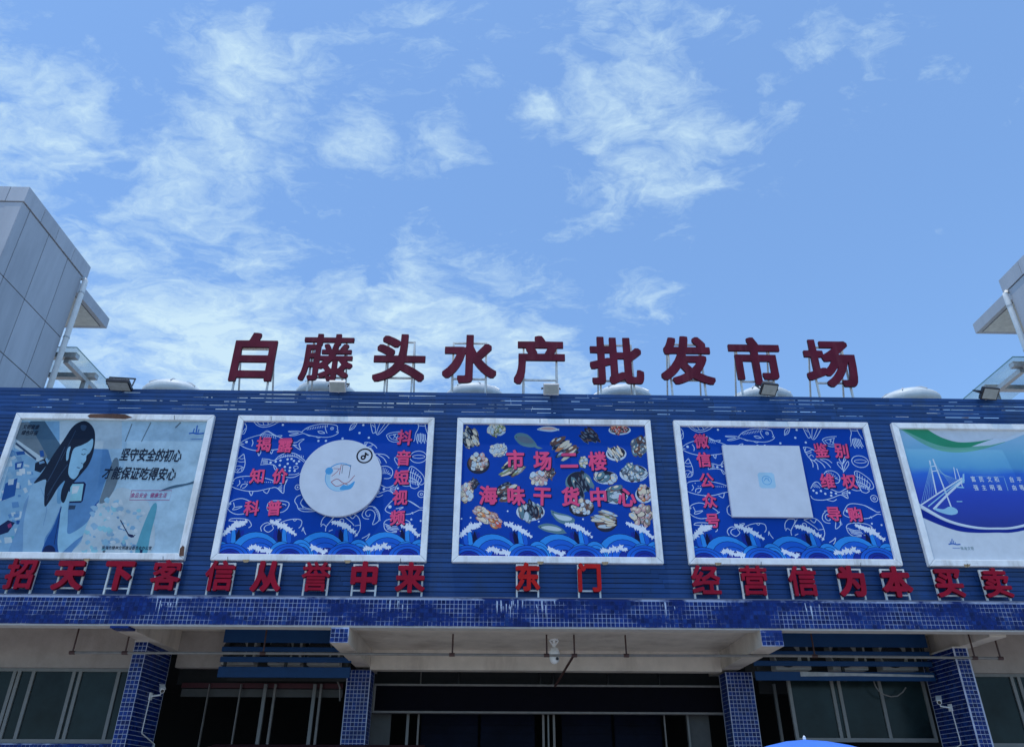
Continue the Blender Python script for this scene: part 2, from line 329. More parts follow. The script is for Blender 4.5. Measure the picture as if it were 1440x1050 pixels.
# ------------------------------------------------------------------ flat print helpers (all in the plane of a banner)
def smooth(pts, closed=False, k=5):
    n = len(pts); out = []
    if n < 3: return list(pts)
    for i in range(n if closed else n-1):
        g = lambda j: pts[j % n] if closed else pts[max(0, min(n-1, j))]
        p0, p1, p2, p3 = g(i-1), g(i), g(i+1), g(i+2)
        for s in range(k):
            t = s/k; out.append(tuple(.5*(2*b+(c-a)*t+(2*a-5*b+4*c-d)*t*t+(3*b-a-3*c+d)*t**3) for a, b, c, d in zip(p0, p1, p2, p3)))
    if not closed: out.append(tuple(pts[-1]))
    return out
def press(Y):
    """inks lie on one another like film: every layer is a fraction of a millimetre thick"""
    base = YP-.10 if Y < YP-.09 else YP
    return base-(base-Y)*.12
class Print:
    """collects flat shapes traced on a banner; X maps drawing units to (x, z)"""
    def __init__(s, Y, X): s.Y = press(Y); s.X = X; s.mb = MB(); s.k = 0
    def y(s): s.k += 1; return s.Y-.00001*s.k
    def poly(s, pts, m=0, sm=False, Y=None):
        pts = smooth(pts, True, 4) if sm else pts; y = s.y() if Y is None else Y
        s.mb.face([(x, y, z) for x, z in (s.X(*p) for p in pts)], m); return s
    def line(s, pts, w=.016, m=0, sm=True, closed=False):
        if sm and len(pts) > 2: pts = smooth(pts, closed, 5)
        q = [Vector(s.X(*p)) for p in pts]; n = len(q); y = s.y(); i0 = len(s.mb.v)
        if closed and (q[0]-q[-1]).length > 1e-6: q.append(q[0]); n += 1
        for k in range(n):
            d = q[min(k+1, n-1)]-q[max(k-1, 0)]
            d = d.normalized() if d.length > 1e-9 else Vector((1, 0)); o = Vector((-d.y, d.x))*w/2
            s.mb.v += [(q[k].x+o.x, y, q[k].y+o.y), (q[k].x-o.x, y, q[k].y-o.y)]
        for k in range(n-1): s.mb.f.append((i0+2*k, i0+2*k+1, i0+2*k+3, i0+2*k+2)); s.mb.m.append(m)
        return s
    def disc(s, c, r, m=0, n=12, rz=None, rot=0, Y=None):
        x, z = s.X(*c); y = s.y() if Y is None else Y; rz = rz or r; ca, sa = math.cos(rot), math.sin(rot)
        P = [(r*math.cos(2*math.pi*j/n), rz*math.sin(2*math.pi*j/n)) for j in range(n)]
        s.mb.face([(x+a*ca-b*sa, y, z+a*sa+b*ca) for a, b in P], m); return s
    def ring(s, c, r, w, m=0, n=28, a0=0, a1=2*math.pi, rz=None):
        x, z = s.X(*c); rz = rz or r; y = s.y(); i0 = len(s.mb.v)
        for j in range(n+1):
            t = a0+(a1-a0)*j/n
            s.mb.v += [(x+(r+w/2)*math.cos(t), y, z+(rz+w/2)*math.sin(t)), (x+(r-w/2)*math.cos(t), y, z+(rz-w/2)*math.sin(t))]
        for j in range(n): s.mb.f.append((i0+2*j, i0+2*j+1, i0+2*j+3, i0+2*j+2)); s.mb.m.append(m)
        return s
    def build(s, name, mats, root, parent, label=None):
        o = s.mb.build(name, mats, root, parent)
        if label: o['label'] = label
        return o
def crop(ox, oy, sc, Y, dx=0.0):
    def X(a, b):
        p = at(ox+a/sc, oy+b/sc, Y); return (p.x+dx, p.z)
    return X

YF = 15.6                     # face of the cladding
YB = 15.3                     # face of the tiled band

# ================================================================== THE SETTING
g = MB(); g.face([(-600, -600, 0), (600, -600, 0), (600, 600, 0), (-600, 600, 0)]); tag(g.build('ground', ground_m), kind='structure')

# ------------------------------------------------------------------ market building
B = thing('market_building', (0, 17, 0), 'blue clad market hall with tiled band, deep entrance canopy and recessed shopfronts', 'building')
XL, XR = -17.0, 17.0
PZ0, PZ1 = 5.05, 9.79         # cladding from the ledge to the parapet top
PITCH = .0988
rows = int(round((PZ1-PZ0)/PITCH)); OPEN = 6
back = MB().box(XL, XR, YF+.03, YF+.25, 4.62, PZ1-OPEN*PITCH-.02); wall = back.build('parapet_wall', clad_back, B)
MB().box(XL, XR, YF+.25, 30, 9.0, 9.12).build('roof_slab', soot_m, B)
def strip_mesh(length, h):
    b = MB(); b.box(0, length, 0, .011, 0, h); return b
def strip_proto(name, length, h):
    o = strip_mesh(length, h).build(name, clad_m, None); o.parent = wall; return o
protos = {}
for r in range(rows):
    z = PZ1-(r+1)*PITCH; op = r < OPEN
    n = 14 if op else 5; x0, x1 = -16.4, 16.4; ln = (x1-x0)/n; sh = random.uniform(-.4, .4) if not op else random.uniform(-.8, .8)
    key = (n, op)
    for k in range(n):
        if key not in protos: o = protos[key] = strip_proto('cladding_strip', ln-.004, (.0835 if op else .0865))
        else: o = protos[key].copy(); COL.objects.link(o)
        o.location = Vector((x0+k*ln+sh, YF+random.uniform(-.002, .002), z+random.uniform(-.004, .004)*(0 if r == 0 else 1.0 if op else .5)))-B.location
        o.rotation_euler = (random.uniform(-.02, .02), random.uniform(-.0010, .0010), 0)
pp = MB()
x = -16.2
while x < 16.3:
    pp.box(x, x+.05, YF+.014, YF+.06, PZ1-OPEN*PITCH-.1, PZ1-.01); x += random.choice((.9, 1.15, 1.3))
po = pp.build('louvre_posts', clad_m, B); tag(po, kind='stuff')
gb = MB(); rg = random.Random(21)
for r in range(1, OPEN+1):
    z = PZ1-(r+1)*PITCH+.09; x = -16.3
    while x < 16.3:
        ln = rg.uniform(.15, .9)
        if rg.random() < (.8, .74, .62, .55, .60, .74, .92)[r]: gb.box(x, x+ln, YF+.013, YF+.018, z-.035, z+.045)
        x += ln
tag(gb.build('gap_backing', clad_m, B), kind='stuff')
# tiled band with its drop brackets
TP = .083
def tile_sheet(mb, o, u, v, nu, nv, size=TP-.011, th=.006):
    """nu x nv tiles on the plane at o along u (to the right) and v (up), standing th proud"""
    o, u, v = Vector(o), Vector(u), Vector(v); nrm = u.cross(v).normalized()
    for i in range(nu):
        for j in range(nv):
            p = o+u*(i*TP+.0055)+v*(j*TP+.0055); t1, t2 = random.gauss(0, .0006), random.gauss(0, .0006)
            a = [p, p+u*size, p+u*size+v*size, p+v*size]; b = [c+nrm*(th+s1*t1+s2*t2) for c, (s1, s2) in zip(a, ((-1, -1), (1, -1), (1, 1), (-1, 1)))]
            if random.random() < .0012: continue
            mb.mesh(a+b, [(4, 5, 6, 7), (0, 1, 5, 4), (1, 2, 6, 5), (2, 3, 7, 6), (3, 0, 4, 7)], random.choice((0, 0, 0, 1, 2)))
BZ0, BZ1 = 4.51, 5.05
band = MB().box(XL, XR, YB, YF+.029, BZ0, BZ1).build('tiled_band', grout_m, B)
tl = MB(); tile_sheet(tl, (-16.6, YB, BZ1-.01-6*TP-.03), (1, 0, 0), (0, 0, 1), 400, 6)
for i in range(400):                                              # cut half row along the bottom
    p = Vector((-16.6+i*TP+.0055, YB-.005, BZ0+.004)); s_ = TP-.011
    tl.face([p, p+Vector((s_, 0, 0)), p+Vector((s_, 0, .018)), p+Vector((0, 0, .018))])
tag(tl.build('tile', tiles_m, B, band), kind='stuff')
ls = MB(); rl = random.Random(9)
for k in range(46):
    c_ = rl.choice((.15, .4, .75, .9, 1.05, 1.3, -1.9, 6.2, -6.5, 3.4)); x_ = c_+rl.gauss(0, .12); z1_ = BZ1-rl.uniform(.02, .16); ln = rl.uniform(.06, .30); w_ = rl.uniform(.006, .018)
    ls.face([(x_-w_, YB-.0085-k*.00002, z1_), (x_+w_*.8, YB-.0085-k*.00002, z1_-.01), (x_+w_*.5, YB-.0085-k*.00002, z1_-ln*.6), (x_, YB-.0085-k*.00002, z1_-ln), (x_-w_*.6, YB-.0085-k*.00002, z1_-ln*.5)])
tag(ls.build('lime_streak', mat('lime', (.40, .48, .62), .9, .3, 30), B, band), kind='stuff')
MB().box(XL, XR, YB-.02, YB+.28, BZ1, BZ1+.018).build('ledge_cap', mat('ledge', (.10, .13, .22), .8, .3, 8), B)
def solid(name, x0, x1, y0, y1, z0, z1, m): return MB().box(x0, x1, y0, y1, z0, z1).build(name, m, B)
solid('band_edge', XL, XR, YB+.012, YB+.30, BZ0-.03, BZ0-.002, mat('pale_edge', (.45, .43, .40), .8))
# soffits: side bays lie higher behind the band, the middle bay is level with it
ZS, ZM = 4.86, 4.56
zbr = at(478, 903, YB).z; zbr2 = at(1085, 908, YB).z
beams = [(-7.42, -7.05, at(170, 882.5, YB).z, 16.72), (-3.18, -2.838, zbr, 18.3), (5.155, 5.573, zbr2, 18.3), (9.86, 10.2, 4.44, 16.72)]
solid('soffit', XL, -7.425, YF+.01, 18.0, ZS, ZS+.2, plaster_m)
solid('soffit', -7.045, -3.185, YF+.01, 19.0, ZS, ZS+.2, plaster_m)
solid('soffit', -2.833, 5.15, YF+.01, 19.6, ZM, ZM+.5, plaster_m)
solid('soffit', 5.578, 9.855, YF+.01, 19.0, ZS, ZS+.2, plaster_m)
solid('soffit', 10.205, XR, YF+.01, 18.0, ZS, ZS+.2, plaster_m)
for i, (x0, x1, zb, ye) in enumerate(beams):
    bo = solid('canopy_beam', x0, x1, YF+.032 if i in (0, 3) else YB+.008, ye+1.3, zb, ZS+.14, plaster_m)
    if i in (1, 2):
        fr = MB().box(x0, x1, YB, YB+.006, zb, BZ0-.033).build('bracket_face', grout_m, B, bo)
        t2 = MB(); nv = int((BZ0-zb)/TP); tile_sheet(t2, (x0, YB, zb+.01), (1, 0, 0), (0, 0, 1), int((x1-x0)/TP), nv); tag(t2.build('tile', tiles_m, B, bo), kind='stuff')
    elif i == 0:
        fr = MB().box(x0, x1-.02, YB, YF+.03, zb, BZ0-.033).build('bracket_face', tile_m, B, bo)
zl = at(720, 942, 18.3).z; print('Z', zl, zbr, zbr2)
solid('lintel', -2.833, 5.15, 18.3, 18.6, zl, ZM-.002, plaster_m)
zw = at(90, 938, 17.5).z
shaded_plaster = mat('shaded_plaster', (.30, .265, .24), .88, .15, 3, bump=.25, dirt=(.2, .17, .15), dscale=.3, damt=.5)  # same plaster as the soffits, side-bay shade put into a darker colour
solid('lintel', XL, -7.525, 17.5, 17.75, zw, ZS-.002, shaded_plaster)
solid('lintel', 10.205, XR, 17.5, 17.75, zw, ZS-.002, shaded_plaster)
xlo = at(303, 945, 17.55).x
solid('lintel', -7.045, xlo-.02, 17.9, 18.1, at(270, 938, 17.9).z, ZS-.002, shaded_plaster)
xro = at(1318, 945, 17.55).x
solid('lintel', xro+.02, 9.855, 17.9, 18.1, at(1330, 938, 17.9).z, ZS-.002, shaded_plaster)
# pillars (tiled, down to the pavement)
def pillar(x0, x1, y0, y1, zt, cap=True):
    p = MB().box(x0, x1, y0, y1, 0, zt).build('pillar', pale_grout, B); t = MB(); nv = int((zt-1.6)/TP); z0 = zt-nv*TP
    nf = int((x1-x0)/TP+.02); ns = int((y1-y0)/TP)
    tile_sheet(t, (x0+((x1-x0)-nf*TP)/2, y0, z0), (1, 0, 0), (0, 0, 1), nf, nv)
    if x0 < 0: tile_sheet(t, (x1, y0+.006, z0), (0, 1, 0), (0, 0, 1), ns, nv)
    else: tile_sheet(t, (x0, y0+.006+ns*TP, z0), (0, -1, 0), (0, 0, 1), ns, nv)
    tag(t.build('tile', tiles_m, B, p), kind='stuff')
    if cap: MB().box(x0-.012, x1+.012, y0-.012, y1, zt, zt+.03).build('pillar_cap', mat('cap_white', (.5, .48, .44), .8), B, p)
    return p
pillar(-7.52, -7.26, 16.75, 18.12, 4.43)
p5a, p5b = at(1338, 905, 16.75), at(1357, 905, 16.75)
pillar(p5a.x, p5b.x+.02, 16.75, 18.12, 4.41)
p3a, p3b = at(494, 940, 18.32), at(522, 940, 18.32)
pillar(p3a.x-.08, p3b.x, 18.32, 18.9, zl-.005, False)
p4a, p4b = at(1020, 945, 18.32), at(1054, 945, 18.32)
pillar(p4a.x, p4b.x+.05, 18.32, 18.9, zl-.005, False)
# shopfront windows
def window(x0, x1, Y, z0, z1, mull):
    w = MB()
    w.box(x0, x1, Y-.05, Y+.03, z1-.07, z1); w.box(x0, x1, Y-.05, Y+.03, z0, z0+.08)
    xs = sorted([x0+.03]+list(mull)+[x1-.03])
    for xm in xs: w.box(xm-.035, xm+.035, Y-.045, Y+.025, z0+.08, z1-.07)
    o = w.build('window', alu_m, B)
    for a, b in zip(xs, xs[1:]):
        if b-a > .1: MB().box(a+.035, b-.035, Y-.01, Y, z0+.08, z1-.07).build('pane', glass_m, B, o)
    return o
Yw = 17.62
q = lambda px, py=990: at(px, py, Yw).x
zb1 = at(90, 1045, Yw).z
window(-12.5, -7.53, Yw, zb1, zw, [-11.4, -10.3, -10.2, q(36), q(94), q(103), q(158)])
solid('window_base_wall', XL, -7.53, Yw-.08, Yw+.1, 0, zb1-.004, grout_m)
t3 = MB(); tile_sheet(t3, (-12.6, Yw-.08, zb1-.02-8*TP), (1, 0, 0), (0, 0, 1), 60, 8); tag(t3.build('tile', tiles_m, B, band), kind='stuff')
window(p5b.x+.05, 15.0, Yw, zb1, zw, [q(1378), q(1432), q(1442), 11.7, 12.6, 12.7, 13.6])
solid('window_base_wall', p5b.x+.05, XR, Yw-.08, Yw+.1, 0, zb1-.004, grout_m)
Yv = 18.15; v = lambda px, py=1000: at(px, py, Yv).x
window(v(1113), v(1308), Yv, at(1200, 1043, Yv).z, at(1200, 952, Yv).z, [v(1176), v(1186), v(1244)])
# dark halls behind the openings
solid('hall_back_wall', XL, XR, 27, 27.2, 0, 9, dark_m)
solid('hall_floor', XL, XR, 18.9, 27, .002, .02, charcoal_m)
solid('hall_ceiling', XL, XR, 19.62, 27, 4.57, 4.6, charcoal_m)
for k, (pa_, pb_) in enumerate(((592, 672), (676, 752), (790, 860), (864, 930))):
    xa_, xb_ = at(pa_, 1025, 20.6).x, at(pb_, 1025, 20.6).x; sh_ = MB().box(xa_, xb_, 20.6, 20.66, .02, 4.4).build('roller_shutter', mat('shutter_navy', (.005, .008, .020), .7, .4, 2, spec=.1), B)
    for j in range(16): MB().box(xa_+.02, xb_-.02, 20.58, 20.599, 1.2+j*.2, 1.2+j*.2+.17).build('shutter_slat', mat('shutter_navy', (0, 0, 0)), B, sh_)
ub = MB(); Yu = 19.5
ub.box(p3b.x-.3, p4a.x+.3, Yu, Yu+.08, at(720, 1003, Yu).z, ZM-.01); ubw = ub.build('transom_wall', charcoal_m, B)
for px in (592, 645, 760, 778, 855, 927): 
    a = at(px, 950, Yu-.03).x; MB().box(a-.015, a+.015, Yu-.05, Yu-.004, at(720, 962, Yu).z-.1, ZM-.02).build('hanging_rod', black_m if px != 592 else greypipe_m, B)
for px0, px1, m_ in ((521, 549, soot_m), (966, 998, soot_m)):
    a, b = at(px0, 1022, 19.4).x, at(px1, 1022, 19.4).x; MB().box(a, b, 19.4, 19.46, .02, at(720, 1004, 19.4).z).build('door_panel', m_, B)
for px, w_, m_ in ((573, .06, alu_m), (588, .04, greypipe_m), (968, .045, alu_m), (764, .05, greypipe_m), (771, .035, alu_m), (779, .05, greypipe_m), (935, .03, greypipe_m)):
    a = at(px, 1025, 19.35).x; MB().box(a-w_/2, a+w_/2, 19.3, 19.36, .02, at(720, 1004, 19.35).z).build('door_post', m_, B)
# left hall: red sign strip, grey band and posts
Yh = 19.0; h = lambda px, py: at(px, py, Yh)
MB().box(h(255, 965).x, h(482, 965).x, Yh, Yh+.05, h(380, 967).z, h(380, 960).z).build('fascia_strip', darkred_m, B)
MB().box(h(255, 965).x, h(482, 965).x, Yh+.06, Yh+.1, h(380, 979).z, h(380, 968).z).build('transom_panel', soot_m, B)
MB().box(h(245, 965).x, h(482, 965).x, Yh+.11, Yh+.15, h(380, 962).z, ZS-.01).build('transom_wall', charcoal_m, B)
for px, w_ in ((370, .075), (384, .05), (440, .075), (449, .05), (335, .025), (290, .02)):
    a = h(px, 1000).x; MB().box(a-w_/2, a+w_/2, Yh-.12, Yh-.05, .02, h(px, 962).z).build('door_post', alu_m if w_ > .06 else greypipe_m, B)
MB().box(h(1067, 965).x, h(1113, 965).x, Yh, Yh+.05, h(1090, 975).z, h(1090, 950).z).build('transom_wall', charcoal_m, B)
a = h(1092, 1000).x; MB().box(a-.03, a+.03, Yh-.12, Yh-.05, .02, h(1092, 962).z).build('door_post', alu_m, B)

# ------------------------------------------------------------------ side wings behind the parapet
def wing(sx, x0, label):
    """sx=-1: wing on the left whose side wall at x0 faces the middle"""
    Y0, Y1, ZT = 17.0, 20.83, 17.08; ZF = 16.53
    w = thing('wing_building', (x0+sx*2, 19, 9), label, 'building', 'grey panelled wings at both ends of the roof'); out = x0+sx*6.5
    lo, hi = sorted((x0+sx*.03, out)); core = MB().box(lo, hi, Y0+.03, 20.6, 9.13, ZT-.05).build('wall', joint_m, w)
    def pan(name, ax, a0, a1, z0, z1):
        b = MB(); gp = .012
        if ax == 's': l2, h2 = sorted((x0, x0+sx*.029)); b.box(l2, h2, a0+gp, a1-gp, z0+gp, z1-gp)
        else: l2, h2 = sorted((a0, a1)); b.box(l2+gp, h2-gp, Y0, Y0+.029, z0+gp, z1-gp)
        return bevel(b.build(name, panel_m, w, core), .004)
    zs = [9.14, 10.5, 12.31, 14.16, ZF]
    ys = [Y0, 17.38, 18.46, 19.63, 20.6]
    for a, b in zip(zs, zs[1:]):
        for c, d in zip(ys, ys[1:]): pan('panel', 's', c, d, a, b)
        for k in range(5): pan('panel', 'f', x0+sx*(k*1.3), x0+sx*((k+1)*1.3), a, b)
    # coping band, a little proud of the wall
    for c, d in zip([Y0-.035, 17.9, 18.75, 19.75], [17.9, 18.75, 19.75, Y1]):
        l2, h2 = sorted((x0-sx*.035, x0+sx*.5)); bevel(MB().box(l2, h2, c+.008, d-.008, ZF+.01, ZT).build('coping', panel_m, w), .006)
    for k in range(4):
        l2, h2 = sorted((x0+sx*(.5+k*1.5), x0+sx*(2+k*1.5))); bevel(MB().box(l2+.008, h2-.008, Y0-.035, Y0+.5, ZF+.01, ZT).build('coping', panel_m, w), .006)
    return w
xl = at(33, 283, 17.0).x
pr = at(1403, 400, 20.83); xr = pr.x+.1
WLft = wing(-1, xl, 'grey panelled wing rising behind the parapet at the shaded end, downpipe at its corner')
WRgt = wing(1, xr, 'pale grey panelled wing behind the parapet, only its eave and pipe corner in view')
def wing_bits(w, sx, x0, pa, pb, ptop, prear_px):
    # downpipe on the rear corner
    t = MB().tube([(x0-sx*.11, 20.66, 9.13), (x0-sx*.11, 20.66, 16.25), (x0-sx*.10, 20.66, 16.42), (x0-sx*.03, 20.66, 16.5)], .085, 12)
    dp = t.build('downpipe', white_m, w, smooth=True)
    for z in (10.4, 12.3, 14.2, 15.9): MB().tube([(x0-sx*.11, 20.66, z), (x0-sx*.11, 20.66, z+.05)], .097, 12).build('pipe_clip', steel_m, w, dp)
    # eave slab beyond the wall
    xe = x0+sx*.35; e1, e2 = atx(*pa, xe), atx(*pb, xe)
    zt = (e1.z+e2.z)/2; yr = e2.y; ya = 20.62
    lo, hi = sorted((x0+sx*4, xe)); th = .40
    s = MB().box(lo, hi, ya, yr, zt-th, zt).build('eave_slab', panel_m, w)
    l2, h2 = sorted((x0+sx*3, xe+sx*.16)); MB().box(l2, h2, ya+.02, yr-.16, zt-th-.006, zt-th-.001).build('soffit_panel', mat('soffit_white', (.62, .62, .58), .7), w, s)
    l3, h3 = sorted((xe+sx*.16, xe+sx*.18)); MB().box(l3, h3, ya+.02, yr-.14, zt-th-.008, zt-th-.001).build('soffit_joint', joint_m, w, s)
wing_bits(WLft, -1, xl, (119, 404), (154, 449), None, None)
wing_bits(WRgt, 1, xr, (1408, 415), (1368, 457), None, None)
def canopy(sx, x0, pa, pb, label):
    xe = at(*pa, 20.95).x; e1, e2 = atx(*pa, xe), atx(*pb, xe); z = (e1.z+e2.z)/2; y0, y1 = e1.y, e2.y+1.5; x0 = x0-sx*(-.12)
    c = thing('glass_canopy', (x0, (y0+y1)/2, z), label, 'canopy', 'glass canopies on the wing walls'); lo, hi = sorted((x0+sx*1.2, xe))
    MB().box(lo, hi, y0, y1, z, z+.02).build('glass_sheet', canopy_glass, c)
    MB().box(lo, hi, y0-.006, y0, z-.006, z+.026).build('glass_edge', mat('glass_edge_green', (.10, .22, .20), .2), c)
    l4, h4 = sorted((xe, xe-sx*.008)); MB().box(l4, h4, y0, y1, z-.006, z+.026).build('glass_edge', mat('glass_edge_green', (0, 0, 0)), c)
    for yb in (atx(pa[0]-2*(-sx), pa[1]+13, xe+sx*.10).y, atx(pb[0]-18*(-sx), pb[1]-8, xe+sx*.10).y):
        l2, h2 = sorted((x0+sx*1.2, xe+sx*.10)); MB().box(l2, h2, yb, yb+.22, z-.20, z-.03).build('bracket', steel_m, c)
        for xx in (x0+sx*.3, xe+sx*.2): MB().tube([(xx, yb+.11, z-.03), (xx, yb+.11, z)], .04, 8).build('glass_fixing', steel_m, c)
    px_ = xe+sx*.42; l3, h3 = sorted((px_-.08, px_+.08)); ybs = yb; MB().box(l3, h3, y0+.35, y1, z-.36, z-.21).build('purlin', steel_m, c)
    MB().box(l3, h3, ybs, ybs+.2, 9.13, z-.37).build('post', steel_m, c)
canopy(-1, xl, (108.5, 486.7), (151, 538), 'glass canopy on grey steel brackets beside the dark downpipe wing and dish shaped roof dome')
canopy(1, xr, (1423, 498), (1369, 554), 'glass canopy on steel brackets above the tilted floodlight, under the pale eave')

# ------------------------------------------------------------------ roof domes
dome = None
for i, (px, py, wpx) in enumerate(((250, 536.5, 62), (462, 536, 60), (668, 541, 62), (873, 543, 66), (1068, 545, 60), (1272, 547.5, 64))):
    p = at(px, py+4.2, 18.6); lab = ['white roof dome between the glass canopy and the white character 白', 'white roof dome behind the legs of the vine character 藤', 'white roof dome behind the legs of the water character 水',
           'white roof dome behind the legs of the batch character 批', 'white roof dome behind the legs of the market character 市', 'white roof dome standing clear beyond the field character 场'][i]
    if dome is None:
        dome = thing('roof_dome', (p.x, 18.6, p.z), lab, 'skylight', 'white domes along the roof')
        prof = [(.84, -.60), (.84, -.36), (.80, -.29), (.64, -.165), (.46, -.08), (.28, -.028), (.12, -.005), (.0, 0)]
        MB().lathe(p, prof, 28).build('dome_shell', fibre_m, dome, smooth=True)
        for k in range(8):
            t = 2*math.pi*k/8+.2; MB().tube([(p.x+(r+.012)*math.cos(t), p.y+(r+.012)*math.sin(t), p.z+z_+.012) for r, z_ in prof[2:]], .014, 6).build('rib', steel_m, dome)
        MB().tube([(p.x, p.y, p.z-.02), (p.x, p.y, p.z+.02)], .06, 10).build('cap', steel_m, dome)
        MB().lathe(p, [(.80, 9.12-p.z), (.80, -.58)], 28).build('curb', white_m, dome)
    else:
        d = copy_tree(dome, Vector((p.x, 18.6, p.z))-dome.location); d['label'] = lab

# ================================================================== ROOFTOP CHARACTERS
YR = 15.86
tops = '白藤头水产批发市场'; cx = (357, 460, 562, 660, 760, 867, 965.5, 1063, 1169); cy = (501, 501.5, 502, 503.5, 505, 506.5, 505.5, 507.5, 509.5)
look = ['boxy with one inner bar', 'densest of the row, grass radical on top', 'two dots over a long bar', 'a hooked stem with wings', 'a lid over a long left leg', 'three parts side by side', 'crossed strokes with splayed feet', 'a dot and lid over a curtain shape', 'last of the row, earth radical and flag strokes']
for ch, px, py, lk in zip(tops, cx, cy, look):
    c = at(px, py, YR); w_, h_ = 1.31, 1.36
    t = thing('rooftop_character', (c.x, YR, 9.12), 'tall dark red roof character %s, %s' % (ch, lk), 'sign letter', 'dark red characters standing on the roof')
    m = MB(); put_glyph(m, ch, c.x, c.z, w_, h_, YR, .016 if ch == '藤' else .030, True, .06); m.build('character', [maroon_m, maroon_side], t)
    hw = .40 if ch != '头' else .32; zt = c.z+.52; zb = c.z-.50
    if ch == '白': zt = c.z+.30
    for s in (-1, 1):
        MB().bar((c.x+s*hw, YR+.14, 9.13), (c.x+s*hw, YR+.14, zt), .042, .042, (1, 0, 0)).build('leg', tube_m, t)
        MB().bar((c.x+s*(hw+.02), YR+1.0, 9.13), (c.x+s*hw, YR+.19, zt-.05), .035, .035, (1, 0, 0)).build('brace', tube_m, t)
    for z in (zt-.02, zb): MB().bar((c.x-hw-.02, YR+.14, z), (c.x+hw+.02, YR+.14, z), .038, .038).build('crossbar', tube_m, t)

# ================================================================== SMALL CHARACTERS ON THE LEDGE
YS = 15.37
MEAN = dict(招='beckon', 天='sky', 下='below', 客='guest', 信='trust', 从='follow', 誉='fame', 中='middle', 来='come', 东='east', 门='gate', 经='manage', 营='camp', 为='act', 本='root', 买='buy', 卖='sell')
small = [('招', 29), ('天', 97), ('下', 166), ('客', 233), ('信', 309), ('从', 375), ('誉', 444), ('中', 512), ('来', 577), ('东', 742), ('门', 829), ('经', 993), ('营', 1061), ('信', 1130), ('为', 1199), ('本', 1261), ('买', 1335), ('卖', 1402)]
frame_src = None
where = {0: 'leftmost on the ledge, under the woman poster', 3: 'under the rusty corner of the woman poster frame', 4: 'between the guest and follow characters', 13: 'between the camp and act characters', 9: 'brighter orange red, under the seafood bowl banner', 10: 'brighter orange gate shape, under the seafood banner', 17: 'last one in view, under the bridge poster'}
for i, (ch, px) in enumerate(small):
    py = 806+ (px-29)*.0090; c = at(px, py, YS); east = ch in '东门'; w_ = .59 if not east else .52; h_ = .62 if not east else .58
    if i in where: lab = 'red %s character %s on a white frame, %s' % (MEAN[ch], ch, where[i])
    else: lab = 'red %s character %s on a white frame, between the %s and %s characters' % (MEAN[ch], ch, MEAN[small[i-1][0]], MEAN[small[i+1][0]])
    if east: c.z += .03
    t = thing('ledge_character', (c.x, YS, 5.07), lab, 'sign letter', 'red slogan characters on the ledge' if not east else 'orange red gate characters on the ledge')
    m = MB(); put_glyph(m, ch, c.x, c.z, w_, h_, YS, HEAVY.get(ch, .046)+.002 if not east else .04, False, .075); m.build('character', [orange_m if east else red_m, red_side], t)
    hw = .235 if not east else .215
    for s in (-1, 1): MB().bar((c.x+s*hw, YS+.105, 5.07), (c.x+s*hw, YS+.105, c.z+.27), .035, .035, (1, 0, 0)).build('leg', tube_m, t)
    for z in (c.z+.26, c.z-.255): MB().bar((c.x-hw-.017, YS+.105, z), (c.x+hw+.017, YS+.105, z), .03, .03).build('crossbar', tube_m, t)

# ================================================================== BILLBOARDS
FX = [(-10.7754-4.40+4.40, -6.3750), (-5.8423, -1.4436), (-.9269, 3.4391), (3.9643, 8.4066), (8.9531, 13.36)]
FZ0, FZ1 = 5.8178, 9.0916
YP = 15.572; RW = .135
blabels = ['blue toned poster of a long haired woman at a market, rusty frame', 'blue sea banner with a white disc board in the middle', 'blue banner printed with bowls of seafood and pink characters', 'blue sea banner with a square white board in the middle', 'blue and white poster of a cable stayed bridge with green swoosh']
BB = []
def poster_mat():
    m = mat('poster_photo_print', (.33, .48, .58), .6, .22, 3, spec=.1); return m
def bridge_ground():
    return mat('poster_pale_print', (.56, .62, .68), .6, .07, 5, spec=.3)
for i, (x0, x1) in enumerate(FX):
    t = thing('billboard', ((x0+x1)/2, 15.55, FZ0), blabels[i], 'billboard', 'framed billboards on the blue cladding')
    y0, y1 = 15.5, 15.63
    def rail(pts):
        b = MB(); n = 4; b.mesh([(x, y0, z) for x, z in pts]+[(x, y1, z) for x, z in pts], [(0, 1, 2, 3), (7, 6, 5, 4)]+[(k, 4+k, 4+(k+1) % 4, (k+1) % 4) for k in range(4)]); return bevel(b.build('frame_rail', frame_m, t), .012, 2)
    e = .002
    rail([(x0+e, FZ1), (x0+RW+e, FZ1-RW), (x1-RW-e, FZ1-RW), (x1-e, FZ1)])
    rail([(x0+e, FZ0), (x1-e, FZ0), (x1-RW-e, FZ0+RW), (x0+RW+e, FZ0+RW)])
    rail([(x0, FZ0+e), (x0+RW, FZ0+RW+e), (x0+RW, FZ1-RW-e), (x0, FZ1-e)])
    rail([(x1, FZ0+e), (x1, FZ1-e), (x1-RW, FZ1-RW-e), (x1-RW, FZ0+RW+e)])
    pm = [poster_mat(), ink_bg, ink_bg, ink_bg, bridge_ground()][i]
    pan = MB().box(x0+RW-.01, x1-RW+.01, YP, YP+.02, FZ0+RW-.01, FZ1-RW+.01).build('panel', pm, t)
    BB.append((t, pan, x0, x1))
def frame_patch(bi, pts, m, name='rust_patch'):
    t = BB[bi][0]; b = MB(); q = [at(px, py, 15.4985) for px, py in pts]; b.face([(p.x, 15.4965, p.z) for p in q]); b.build(name, m, t)
frame_patch(0, [(123, 584.5), (127, 581.8), (160, 581.6), (176, 582.4), (187, 587), (176, 589), (150, 588), (126, 587.5)], rust_m)
frame_patch(0, [(253, 771), (257, 766.5), (259.5, 768.5), (258.5, 781.5), (252, 781.5)], rust_m)
